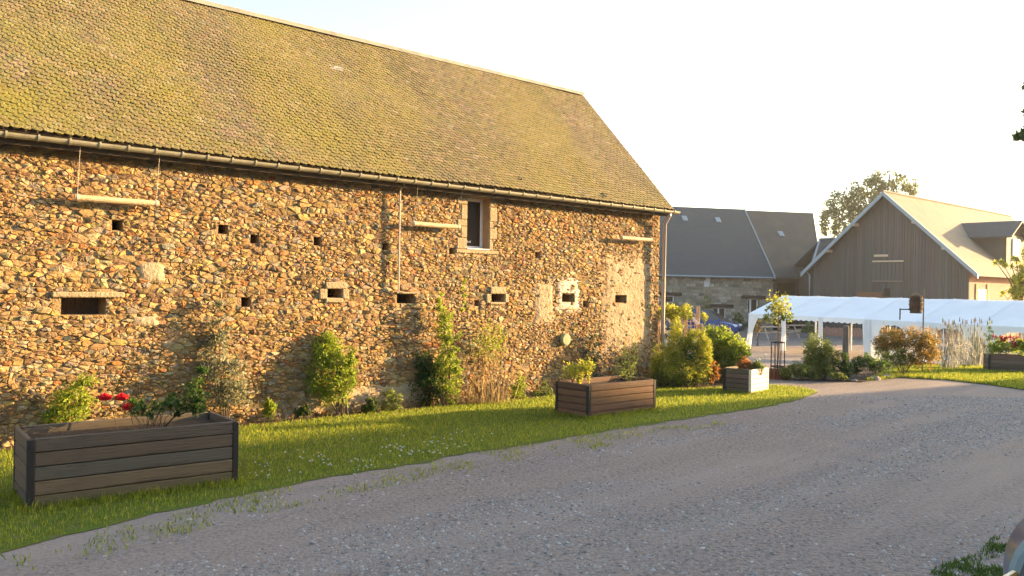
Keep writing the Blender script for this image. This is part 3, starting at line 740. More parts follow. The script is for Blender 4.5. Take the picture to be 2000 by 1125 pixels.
# ------------------------------------------------------------------ wooden planters
PP = [((.135,.10,.070),3),((.115,.09,.066),3),((.15,.11,.072),2)]
PP2 = [((.16,.085,.045),3),((.13,.075,.045),3),((.19,.10,.055),2)]
def planter(A, B, Wd, H, n, label, pal, sunlit_end=False, soil=.08):
    """A, B: ends of the front side on the ground; the box goes back from it"""
    d = (B - A); L = d.length; rz = math.atan2(d.y, d.x)
    e = tag(empty('planter_box', A, rz), label, 'planter', 'wooden planters beside the drive')
    ph = H / n; cp = .055
    for (x0, y0, x1, y1, axis) in [(cp,0,L-cp,.04,0),(cp,Wd-.04,L-cp,Wd,0),(0,cp,.04,Wd-cp,1),(L-.04,cp,L,Wd-cp,1)]:
        for k in range(n):
            m_ = MB(); ln = (x1-x0) if axis == 0 else (y1-y0); wd = (y1-y0) if axis == 0 else (x1-x0)
            j = rnd.uniform(-.003, .003)
            Mx = Matrix.Translation((x0, y0, k*ph)) if axis == 0 else Matrix.Translation((x1, y0, k*ph)) @ Matrix.Rotation(math.pi/2, 4, 'Z')
            m_.bevbox((0, j, .004 if k else -.1), (ln, wd + j, ph-.004), .006, vary(pick(pal), .1))
            o = m_.build('plank', 'sunlit_plank_end' if (sunlit_end and axis == 1 and x0 > .1) else 'plank', e); o.matrix_local = Mx
    for (x, y) in [(-.004,-.004),(L-cp-.0,-.004),(-.004,Wd-cp),(L-cp,Wd-cp)]:
        MB().bevbox((x, y, -.1), (x+cp+.004, y+cp+.004, H-.012), .006).build('corner_post', 'sunlit_plank_end' if (sunlit_end and x > .1) else 'post_dark', e)
    MB().box((.041, .041, H-soil-.05), (L-.041, Wd-.041, H-soil)).build('soil_fill', 'soil', e)
    return e, L, rz
def back_width(A, B, H, ub):       # depth of the box so that the far top corner falls on column ub
    d = (B - A).normalized(); b = Vector((-d.y, d.x, 0)); best = min((abs(pix(B + b*w + Vector((0,0,H)))[0] - ub), w) for w in [x*.02 for x in range(15, 90)])
    return best[1]
def topz(p, u, v): return CAMH + ray(u, v).z * p.y
A1, B1 = G(52,1000), G(464,944); H1 = topz(A1, 57, 858); W1 = back_width(A1, B1, H1, 408)
p1, L1, rz1 = planter(A1, B1, max(.5, min(W1, .8)), H1, 5, 'large dark brown plank planter with red roses at the left of the picture', PP)
A2, B2 = G(1149,820), G(1280,803); H2 = topz(A2, 1149, 752)
d2 = (B2-A2).normalized(); b2 = Vector((-d2.y, d2.x, 0))
W2 = min((abs(pix(A2 + b2*w + Vector((0,0,H2)))[0] - 1086), w) for w in [x*.02 for x in range(15, 90)])[1]
p2, L2, rz2 = planter(A2, B2, W2, H2, 5, 'reddish brown plank planter with a yellow-leaved plant, middle of the verge', PP2)
B3 = G(1467,771.5); A3 = B3 - Vector((.74,-.67,0))*.60; H3 = topz(B3, 1466, 722); W3 = .76
p3, L3, rz3 = planter(A3, B3, W3, H3, 5, 'small planter with orange foliage, its end coloured pale for strong sun', PP, True)
A4, B4 = G(1930,727), G(2030,731); H4 = topz(A4, 1930, 692)
p4, L4, rz4 = planter(A4, B4, .7, H4, 4, 'dark planter full of red flowers at the right edge', PP)

def foot_grass():
    P = []
    for A, B, Wd_ in ((A1, B1, .7), (A2, B2, W2), (A3, B3, W3), (A4, B4, .7)):
        d = B - A; b = Vector((-d.y, d.x, 0)).normalized(); L_ = d.length
        for _ in range(int(620*L_)):
            q = A + d*rnd.uniform(-.05, 1.05) - b*abs(rnd.gauss(.01, .07)); P.append((q.x, q.y))
        for _ in range(260): q = (A if b.x < -.5 else B) + b*rnd.uniform(0, Wd_) + d.normalized()*(abs(rnd.gauss(0,.05)))*(-1 if b.x < -.5 else 1); P.append((q.x, q.y))
    blades('foot_grass', np.array(P), .055, .006, GR, 'longer uncut grass growing against the feet of the planters', lean=.6, hvar=.6)
foot_grass()
# ------------------------------------------------------------------ plants
LP = {
 'lime': [(.24,.32,.025),(.31,.38,.035),(.18,.26,.025),(.36,.40,.06)],
 'green': [(.06,.11,.02),(.08,.14,.025),(.045,.085,.018),(.11,.16,.03)],
 'dark': [(.035,.075,.018),(.05,.095,.02),(.075,.12,.025)],
 'grey': [(.22,.22,.13),(.30,.29,.19),(.15,.17,.08),(.36,.34,.24),(.10,.12,.05)],
 'yellow': [(.34,.36,.03),(.42,.41,.04),(.26,.31,.03),(.46,.42,.08)],
 'olive': [(.15,.20,.04),(.19,.24,.05),(.12,.17,.03),(.25,.27,.08)],
 'orange': [(.38,.20,.04),(.30,.18,.04),(.20,.16,.03),(.42,.27,.07),(.14,.15,.03)],
 'rust': [(.40,.13,.03),(.46,.20,.05),(.30,.12,.03),(.22,.18,.04)],
 'bluish': [(.05,.10,.06),(.07,.13,.07),(.09,.14,.06)],
 'birch': [(.13,.16,.05),(.17,.19,.06),(.10,.13,.04),(.24,.25,.09)],
 'dry': [(.36,.26,.12),(.42,.31,.16),(.28,.20,.09)],
 'silver': [(.32,.31,.27),(.24,.25,.22),(.40,.38,.33),(.17,.19,.15)],
}
def leaves(P, size, pal, asp=.45, up_bias=.25, droop=0.0):
    n = len(P); d = rng.normal(0, 1, (n, 3)); d[:, 2] += up_bias - droop; d /= np.linalg.norm(d, axis=1)[:, None]
    s = rng.normal(0, 1, (n, 3)); s -= (s*d).sum(1)[:, None]*d; s /= np.linalg.norm(s, axis=1)[:, None]
    nr = np.cross(d, s); l = size * rng.uniform(.6, 1.35, n)[:, None]; w = l*asp
    v = np.stack([P, P + d*l*.5 + s*w*.5 + nr*w*.16, P + d*l, P + d*l*.5 - s*w*.5 + nr*w*.16], 1).reshape(-1, 3)
    k = np.arange(n)[:, None]*4
    f = np.stack([k + np.array([[0,1,2]]), k + np.array([[0,2,3]])], 1).reshape(-1, 3)
    pal = np.array(pal); c = pal[rng.integers(0, len(pal), n)] * rng.uniform(.8, 1.2, (n, 1))
    return v, f, np.repeat(c, 2, 0)
def blob_points(blobs, n, clump=.10, per=26):
    """points gathered in twigs through the volume of the given ellipsoids (centre, radii)"""
    vol = np.array([b[1][0]*b[1][2]*(b[2] if len(b) > 2 else 1) for b in blobs]); vol = vol/vol.sum(); out = []
    for b, q in zip(blobs, vol):
        m = max(3, int(n*q/per)); d = rng.normal(0, 1, (m, 3)); d /= np.linalg.norm(d, axis=1)[:, None]
        c = np.array(b[0]) + d * rng.uniform(.15, 1, (m, 1))**.55 * np.array(b[1])
        rr = clump*min(b[1][0], b[1][2])*2.2
        out.append((c[:, None] + rng.normal(0, 1, (m, per, 3))*rr*np.array([.6,.6,.6])).reshape(-1, 3))
    return np.concatenate(out)
def px_blobs(base, spec, thick=.8):
    Y = base.y; out = []
    for s in spec:
        u, v, ru, rv = s[:4]; dY = s[5] if len(s) > 5 else 0
        c = S(u, v, Y + dY); out.append(((c.x-base.x, c.y-base.y, c.z-base.z), (ru/FPX*Y, ru/FPX*Y*thick, rv/FPX*Y), s[4] if len(s) > 4 else 1))
    return out
def stems(base_blobs, n, r, spread=.06):
    mb = MB()
    for _ in range(n):
        b = rnd.choice(base_blobs); e = Vector(b[0]) + Vector((rnd.uniform(-.7,.7)*b[1][0], rnd.uniform(-.7,.7)*b[1][1], rnd.uniform(-.2,.8)*b[1][2]))
        a = Vector((rnd.gauss(0, spread), rnd.gauss(0, spread), -.03)); m1 = a.lerp(e, .45) + Vector((rnd.gauss(0,.03), rnd.gauss(0,.03), .06))
        mb.tube([a, m1, e], r, 5, r1=r*.3)
    return mb
def plant(name, label, cat, base, spec, n, size, pals, asp=.45, nst=8, sr_=.008, clump=.10, thick=.8, group=None, up_bias=.25, droop=0.0, per=26):
    """spec entries carry their own palette index as 7th value"""
    base = Vector(base); e = tag(empty(name, base), label, cat, group)
    bl = px_blobs(base, spec, thick)
    groups = {}
    for s, b in zip(spec, bl): groups.setdefault(s[6] if len(s) > 6 else 0, []).append(b)
    tot = sum(b[1][0]*b[1][2]*b[2] for b in bl)
    for gi, bs in groups.items():
        q = sum(b[1][0]*b[1][2]*b[2] for b in bs)/tot
        P = blob_points(bs, max(40, int(n*q)), clump, per); P[:, 2] = np.maximum(P[:, 2], .01)
        v, f, c = leaves(P, size, LP[pals[gi]], asp, up_bias, droop)
        npbuild('foliage', v, f, 'leaf', e, c)
    stems(bl, nst, sr_).build('stems', 'bark', e)
    return e
def WB(u, v=0, off=.26): p = O + DX*W(u, 800)[0] + NV*off; return Vector((p.x, p.y, 0))
GW = 'shrubs growing against the barn wall'
plant('variegated_shrub', 'tall grey-green variegated shrub against the barn wall behind the rose planter', 'shrub', WB(430), [(432,735,48,75),(425,640,24,60,.8),(455,770,30,40),(405,690,20,50,.6),(428,590,10,22,.5)], 3600, .05, ['grey','green'], .5, 12, .009, group=GW, clump=.13)
plant('lime_shrub', 'rounded lime green shrub against the middle of the barn wall', 'shrub', WB(648), [(640,735,46,52),(636,685,30,36,1.3),(672,730,26,48,1.1),(690,700,9,32,.7),(606,752,20,24,.7),(648,775,34,22,.6)], 9500, .045, ['lime','green'], .42, 12, .010, group=GW)
plant('tall_shrub', 'tall shrub, dark green at left with bright upright shoots, against the barn wall', 'shrub', WB(852), [(828,742,38,54,1.3,0,0),(815,710,22,30,1,0,0),(872,735,30,62,1.0,0,1),(868,640,18,55,.8,0,1),(892,690,12,60,.5,0,1),(858,600,8,30,.6,0,1),(905,585,6,45,.45,0,1)], 7500, .055, ['dark','lime'], .42, 14, .010, group=GW)
plant('airy_shrub', 'sparse see-through yellow-green shrub right of the tall shrub on the barn wall', 'shrub', WB(955), [(940,665,40,40,.8),(975,660,18,35,.5),(935,720,40,36,.4,0,1)], 1300, .05, ['lime','dry'], .35, 16, .006, group=GW, clump=.2)
blades('dry_grass', np.array([[G(940+rnd.gauss(0,28), 789).x, G(940+rnd.gauss(0,28), 789+rnd.gauss(0,1)).y] for _ in range(190)]), .40, .008, LP['dry'], 'pale dry grass stems at the wall between tall shrub and planter', lean=.6, hvar=.8)
GS = 'small plants in the wall bed'
for (u, v, h, w, pal, lab) in [(525,815,28,24,'lime','small green plant right of the rose planter'),(722,806,22,22,'green','low plant just right of the lime shrub'),(765,803,34,28,'olive','leafy low plant left of the tall shrub'),(1012,782,38,22,'lime','small bright plant left of the middle planter'),(1062,786,30,26,'olive','dull green plant at the left end of the middle planter'),(590,812,14,18,'green','tiny weed tuft left of the lime shrub foot')]:
    plant('bed_plant', lab, 'plant', WB(u, v, .34), [(u, v-h*.5, w*.8, h*.55),(u+4, v-h, w*.5, h*.35,.6)], 700, .05, [pal], .4, 8, .004, group=GS)
plant('dark_shrub', 'dark leafy shrub standing at the wall behind the middle planter', 'shrub', WB(1160), [(1152,705,22,26),(1165,665,10,30,.5),(1158,740,20,22)], 1500, .05, ['bluish','olive'], .4, 10, .007, group=GW)
plant('corner_shrub', 'grey-green thin shrub in shade by the barn corner behind the middle planter', 'shrub', WB(1225), [(1222,710,26,30),(1240,690,12,36,.5)], 800, .045, ['olive'], .35, 12, .006, group=GW, clump=.2)
plant('edge_shrub', 'low bushy shrub at the left edge behind the rose planter', 'shrub', WB(135), [(140,790,40,36),(165,755,22,28,.6),(110,815,28,18)], 1800, .055, ['lime','green'], .42, 10, .006, group=GW, clump=.16)
# plants standing in the planters
def in_planter(A, B, W_, fx, fy, H): d = (B-A); b = Vector((-d.y, d.x, 0)).normalized(); return A + d*fx + b*W_*fy + Vector((0,0,H-.10))
W1c = max(.5, min(W1, .8))
rb0 = in_planter(A1, B1, W1c, .62, .5, H1)
rose = plant('rose_bush', 'rose bush with three red blooms in the large left planter', 'rose bush', rb0, [(255,795,34,18,.7),(320,785,30,16,.7),(372,775,28,28,1.1),(395,740,12,22,.5),(345,800,60,14,.6)], 800, .055, ['green','bluish'], .55, 16, .005, clump=.16)
for u, v in [(205,777),(238,777),(251,796)]:
    c = S(u, v, rb0.y); m_ = MB()
    for k in range(5):
        for j in range(6):
            r = .006 + .0068*k; th = j*math.pi/3 + k*.5; z = .012 - .004*k
            p = [(r*math.cos(th-.55), r*math.sin(th-.55), -.012+z*.3), (r*math.cos(th+.55), r*math.sin(th+.55), -.012+z*.3), (r*1.25*math.cos(th+.5), r*1.25*math.sin(th+.5), .028-.005*k), (r*1.2*math.cos(th), r*1.2*math.sin(th), .034-.005*k), (r*1.25*math.cos(th-.5), r*1.25*math.sin(th-.5), .028-.005*k)]
            m_.add([Vector(q)*1.6 + (c - rb0) for q in p], [(0,1,2,3,4)], vary((.50,.012,.02), .15))
    m_.build('rose_bloom', 'petal', rose)
    m_ = MB(); g = S(u+25, 830, rb0.y) - rb0; g.z = 0; m_.tube([g, g.lerp(c-rb0, .6)+Vector((.03,0,0)), c - rb0 - Vector((0,0,.015))], .0045, 5); m_.build('rose_stem', 'stemgreen' if 'stemgreen' in M else 'bark', rose)
plant('yellow_plant', 'yellow-leaved upright plant in the left of the middle planter', 'plant', in_planter(A2, B2, W2, .05, .55, H2), [(1125,722,24,20),(1148,715,14,22,.8),(1105,730,12,14,.5),(1140,742,16,10,.7)], 1100, .045, ['yellow','lime'], .4, 14, .004, clump=.16)
plant('wispy_plant', 'thin grey-green plant in the right of the middle planter', 'plant', in_planter(A2, B2, W2, .6, .6, H2), [(1222,722,20,16),(1236,708,8,22,.5)], 420, .04, ['olive','lime'], .3, 14, .003, clump=.22)
plant('orange_plant', 'rusty orange foliage plant in the small sunlit-ended planter', 'plant', in_planter(A3, B3, W3, .75, .45, H3), [(1455,711,13,11),(1465,716,10,7),(1447,715,8,8)], 900, .05, ['rust','orange'], .5, 8, .004, clump=.16)
wf = plant('white_flowers', 'green plant with white flower heads in the sunlit-ended planter', 'plant', in_planter(A3, B3, W3, .95, .55, H3), [(1484,712,11,9),(1476,716,10,6)], 500, .045, ['olive','lime'], .5, 8, .004, clump=.16)
for u, v in [(1487,697),(1483,703),(1494,694)]:
    b_ = in_planter(A3, B3, W3, .95, .55, H3); c = S(u, v, b_.y) - b_; m_ = MB(); m_.lathe([(.001,.03),(.025,.02),(.03,0),(.015,-.02),(.001,-.025)], 8, c, (.7,.68,.62)); m_.tube([(c.x*.5,c.y*.5,0),(c.x,c.y,c.z-.02)], .003, 4, (.1,.15,.03)); m_.build('flower_head', 'petal', wf)
bb = in_planter(A4, B4, .7, .30, .5, H4)
rf = plant('red_flowers', 'dense plants with red flower heads in the right-edge planter', 'flowers', bb, [(1955,676,22,14),(1990,678,24,14),(1935,683,8,8,.5)], 2200, .06, ['lime','green'], .6, 8, .005)
P = blob_points([(b[0], b[1], 1) for b in px_blobs(bb, [(1950,659,16,5),(1968,663,16,6),(1990,664,14,6),(2002,668,10,8),(1980,672,16,5)])], 800, .16)
v, f, c = leaves(P, .045, [(.40,.02,.03),(.46,.05,.04),(.30,.015,.025),(.42,.12,.06)], .8); tag(npbuild('blooms', v, f, 'petal', rf, c), kind='stuff')
# shrubs at the barn corner
GC = 'shrubs massed at the barn corner'
plant('golden_conifer', 'bright yellow-green feathery bush right beside the barn corner', 'bush', G(1312,757), [(1322,680,18,62,1.2),(1300,705,26,40,1),(1318,725,44,26,1.2,0,0),(1300,738,34,16,.8,0,1),(1340,740,24,14,.8,0,1),(1284,720,16,26,.8)], 17000, .045, ['yellow','olive'], .3, 12, .009, group=GC)
plant('yellow_shrub', 'golden yellow shrub in front of the lattice trellis', 'bush', G(1354,757), [(1354,665,20,24),(1345,695,22,34,1,0,1),(1374,688,16,46,1.1),(1362,725,26,24,.8)], 11000, .045, ['yellow','green'], .35, 12, .009, group=GC)
plant('broadleaf_shrub', 'large pale-leaved shrub left of the tent entrance', 'bush', G(1412,746), [(1398,662,36,26,1),(1430,685,34,30,1),(1415,715,40,28,1.2,0,1),(1380,690,22,30,.8)], 11500, .06, ['lime','olive'], .5, 14, .010, group=GC)
plant('reddish_shrub', 'small reddish-leaved shrub left of the sunlit-ended planter', 'bush', G(1393,757), [(1393,728,13,20),(1388,715,9,10,.6)], 900, .05, ['rust','olive'], .5, 8, .006, group=GC)
plant('climber', 'leafy climber over the timber posts at the barn corner', 'climber', G(1312,744), [(1305,608,26,12),(1330,612,20,14,.8),(1318,640,10,30,.6),(1290,612,12,14,.6),(1372,622,8,14,.4)], 1700, .07, ['yellow','olive'], .55, 10, .008, group=GC, clump=.2)
plant('shade_shrub', 'dark evergreen shrub at the foot of the barn corner bushes', 'bush', G(1335,753), [(1330,738,40,16),(1365,735,26,18),(1290,742,16,10)], 2600, .05, ['dark','green'], .45, 8, .008, group=GC)

# ------------------------------------------------------------------ timber frame and lattice by the corner
def frame_():
    Y = 20.0; g = S(1288, 700, Y); base = Vector((g.x, Y, 0))
    e = tag(empty('garden_trellis', base), 'pale timber garden frame with square lattice and slanting boards behind the corner bushes', 'trellis')
    def L(u, v, dy=0): return S(u, v, Y+dy) - base
    for u, v in [(1288,597),(1340,594),(1364,598),(1370,632)]:
        p = L(u, v); MB().bevbox((p.x-.035, -.035, -.05), (p.x+.035, .035, p.z), .006).build('post', 'pale_wood', e)
    a, b = L(1332, 613), L(1364, 650)
    for k in range(5): x = a.x + (b.x-a.x)*k/4; MB().bevbox((x-.012, -.07, b.z-.2), (x+.012, -.055, a.z), .003).build('lattice_slat', 'pale_wood', e)
    for k in range(6): z = a.z + (b.z-a.z)*k/5; MB().bevbox((a.x-.015, -.054, z-.012), (b.x+.015, -.04, z+.012), .003).build('lattice_slat', 'pale_wood', e)
    for (u0, v0, u1, v1) in [(1340,609,1361,633),(1300,618,1312,631),(1287,637,1303,651),(1286,622,1298,640)]:
        p, q = L(u0, v0), L(u1, v1); d = (q-p); ang = math.atan2(d.z, d.x)
        Mx = Matrix.Translation(p + Vector((0,-.12,0))) @ Matrix.Rotation(-ang, 4, 'Y'); MB().bevbox((0,-.012,-.035), (d.length,.012,.035), .004, None, Mx).build('slanting_board', 'white_paint', e)
    MB().bevbox((L(1286,0).x, -.09, L(0,660).z-.04), (L(1372,0).x, -.06, L(0,655).z), .004).build('rail', 'pale_wood', e)
frame_()

# ------------------------------------------------------------------ far stone barn with the open shed
def far_wall(L, H, holes_, z0, seed):
    mb = MB(); r = random.Random(seed)
    nx, nz = int(L/.42), int(H/.21)
    pal = [(.27,.24,.19),(.33,.29,.23),(.22,.195,.155),(.30,.25,.18),(.38,.34,.28)]
    for j in range(nz):
        x = -r.random()*.3; z = z0 + j*H/nz
        while x < L:
            w = r.uniform(.2, .6); x1 = min(L, x+w); xa = max(0, x)
            if x1 - xa > .08 and not any(h[0]-.02 < (xa+x1)/2 < h[1]+.02 and h[2]-.02 < z+.1 < h[3]+.02 for h in holes_):
                o = r.uniform(.01, .05); c = r.choice(pal); k = r.uniform(.8, 1.2)
                a0, a1, b0, b1 = xa+.015, x1-.015, z+.012, z+H/nz-.012
                mb.add([(a0,0,b0),(a1,0,b0),(a1,0,b1),(a0,0,b1),(a0+.02,-o,b0+.015),(a1-.02,-o,b0+.015),(a1-.02,-o,b1-.015),(a0+.02,-o,b1-.015)], [(4,5,6,7),(0,1,5,4),(1,2,6,5),(2,3,7,6),(3,0,4,7)], tuple(q*k for q in c))
            x += w
    return mb
FA = math.radians(12)
def far_barn():
    Yc = 56.0; p0 = S(1290, 527, Yc); d = Vector((math.cos(FA), math.sin(FA), 0)); nv = Vector((math.sin(FA), -math.cos(FA), 0))
    def FW(u, v, off=0):
        r_ = ray(u, v); c = Vector((0,0,CAMH)); q = Vector((p0.x, p0.y, 0)) + nv*off; k = (q-c).dot(nv)/r_.dot(nv); p = c + r_*k; return (p-Vector((p0.x,p0.y,0))).dot(d), p.z
    X0 = -14.0; tE = FW(1511, 540)[0]; eave = FW(1400, 529)[1]; gz = -.7
    o = Vector((p0.x, p0.y, 0)) + d*X0; e = tag(empty('far_barn', o, FA), 'grey stone farm building with dark slate roof behind the courtyard', 'barn')
    L = tE - X0; q = lambda t: t - X0
    def rect(u0, v0, u1, v1): a = FW(u0, v1); b = FW(u1, v0); return [q(a[0]), q(b[0]), a[1], b[1]]
    hs = [rect(1375,534,1389,560), rect(1390,600,1419,642), rect(1459,583,1482,646), rect(1293,577,1318,592)]
    w = MB(); ts = sorted({0, L} | {z for h in hs for z in h[:2]}); zs = sorted({gz-.3, eave} | {z for h in hs for z in h[2:]})
    for i in range(len(ts)-1):
        for j in range(len(zs)-1):
            tm, zm = (ts[i]+ts[i+1])/2, (zs[j]+zs[j+1])/2
            if any(h[0] < tm < h[1] and h[2] < zm < h[3] for h in hs): continue
            w.add([(ts[i],0,zs[j]),(ts[i+1],0,zs[j]),(ts[i+1],0,zs[j+1]),(ts[i],0,zs[j+1])], [(0,1,2,3)], (.26,.225,.17))
    Dp = 8.4
    rzv = FW(1400, 408, -Dp/2)[1]
    for t in (0, L): w.add([(t,0,gz-.3),(t,Dp,gz-.3),(t,Dp,eave),(t,Dp/2,rzv-.1),(t,0,eave)], [(0,1,2,3,4)], (.26,.225,.17))
    w.add([(0,Dp,gz-.3),(L,Dp,gz-.3),(L,Dp,eave),(0,Dp,eave)], [(0,1,2,3)], (.26,.225,.17))
    w.build('wall', 'far_stone', e)
    tag(far_wall(L, eave-gz-.05, hs, gz, 5).build('rubble', 'far_stone', e), kind='stuff')
    for i, h in enumerate(hs):
        f = MB(); t0, t1, z0, z1 = h; F_ = .09
        for a, b in [((t0,.12,z0),(t1,.2,z0+F_)), ((t0,.12,z1-F_),(t1,.2,z1)), ((t0,.12,z0+F_),(t0+F_,.2,z1-F_)), ((t1-F_,.12,z0+F_),(t1,.2,z1-F_))]: f.box(a, b)
        if i == 1: f.box(((t0+t1)/2-.06,.12,z0+F_), ((t0+t1)/2+.06,.2,z1-F_))
        if i == 2: f.box((t0+.22,.12,z0+F_), (t0+.34,.2,z1-F_))
        fo = f.build('door' if i in (1, 2) else 'window', 'white_paint', e)
        if i == 0: MB().box((t0+F_*.5,.14,z0+F_*.5), (t1-F_*.5,.17,z1-F_*.5)).build('shutter', 'white_paint', fo)
        else: MB().box((t0+.02,.155,z0+.02), (t1-.02,.165,z1-.02)).build('pane', 'glass_dark', fo)
        MB().box((t0,.21,z0), (t1,.5,z1)).build('dark_room', 'dark_inside', e)
        if i: MB().bevbox((t0-.5,-.09,z1-.02), (t1+.5,.05,z1+.2), .02).build('lintel', 'dark_timber', e)
    # roof of the main part
    pit = math.atan2(rzv-eave, Dp/2)
    def slab(x0, x1, ya, za, yb, zb, th=.14):
        m_ = MB(); m_.add([(x0[0],ya,za),(x1[0],ya,za),(x1[1],yb,zb),(x0[1],yb,zb),(x0[0],ya,za-th),(x1[0],ya,za-th),(x1[1],yb,zb-th),(x0[1],yb,zb-th)], [(0,1,2,3),(7,6,5,4),(0,4,5,1),(1,5,6,2),(2,6,7,3),(3,7,4,0)]); return m_
    ov = .35; k = math.tan(pit)
    tv = q(FW(1512,533,.3)[0])
    r1 = slab((-.3,-.3), (tv,tv), -ov, eave-ov*k+.05, Dp/2, rzv+.05).build('roof', 'far_slate', e, fix=True)
    slab((-.3,-.3), (tv,tv), Dp+ov, eave-ov*k+.05, Dp/2, rzv+.05).build('roof', 'far_slate', e, fix=True)
    slab((tv-.02,tv-.02), (tv+.07,tv+.07), -ov-.05, eave-ov*k+.09, Dp/2, rzv+.10, .22).build('verge_flashing', 'lead_trim', r1, fix=True)
    MB().tube([(-.3, -ov-.06, eave-ov*k), (tv, -ov-.06, eave-ov*k-.03)], .07, 8).build('gutter', 'lead_trim', e)
    for u, v in [(1337,427),(1402,430),(1525,457)]:
        # little roof lights
        r_ = ray(u, v); c = Vector((0,0,CAMH)); Rm = Matrix.Rotation(FA, 3, 'Z'); nn = Rm @ Vector((0,-math.sin(pit),math.cos(pit))); pr = o + Rm @ Vector((0,0,eave+.05))
        kk = (pr-c).dot(nn)/r_.dot(nn); l = Rm.inverted() @ (c + r_*kk - o)
        Mx = Matrix.Translation(l) @ Matrix.Rotation(pit, 4, 'X'); MB().bevbox((-.2,-.26,-.02), (.2,.26,.07), .02, None, Mx).build('roof_light', 'lead_trim', r1)
    # open shed that carries the roof on to the right, set a little forward
    x1 = q(FW(1608,540,.4)[0]); xr = q(FW(1588,418,-Dp/2)[0]); ez = FW(1545,541,.4)[1]
    sh = tag(empty('open_shed', o, FA), 'open-fronted shed with brown slate roof adjoining the grey stone building', 'shed')
    k2 = (rzv-ez)/(Dp/2+.4)
    slab((tv+.09,tv+.09), (x1,xr), -.4, ez, Dp/2, rzv-.02).build('roof', 'far_slate_side', sh, fix=True)
    slab((tv+.09,tv+.09), (x1,xr), Dp+.4, ez, Dp/2, rzv-.02).build('roof', 'far_slate_side', sh, fix=True)
    m_ = MB(); m_.add([(x1,-.4,ez),(x1,Dp+.4,ez),(xr,Dp/2,rzv-.05)], [(0,1,2)]); m_.build('hip_end', 'far_slate_side', sh)
    MB().box((tv+.1, Dp-.3, gz-.2), (x1-.2, Dp, ez)).build('rear_wall', 'dark_timber', sh)
    MB().box((x1-.5, .2, gz-.2), (x1-.3, Dp-.3, ez)).build('side_wall', 'dark_timber', sh)
    MB().box((tv+.1, -.2, ez-.42), (x1-.3, .05, ez-.15)).build('beam', 'dark_timber', sh)
    for x in (tv+.3, (tv+x1)/2, x1-.6): MB().bevbox((x-.1,-.18,gz-.2), (x+.1,.04,ez-.42), .015).build('post', 'dark_timber', sh)
far_barn()

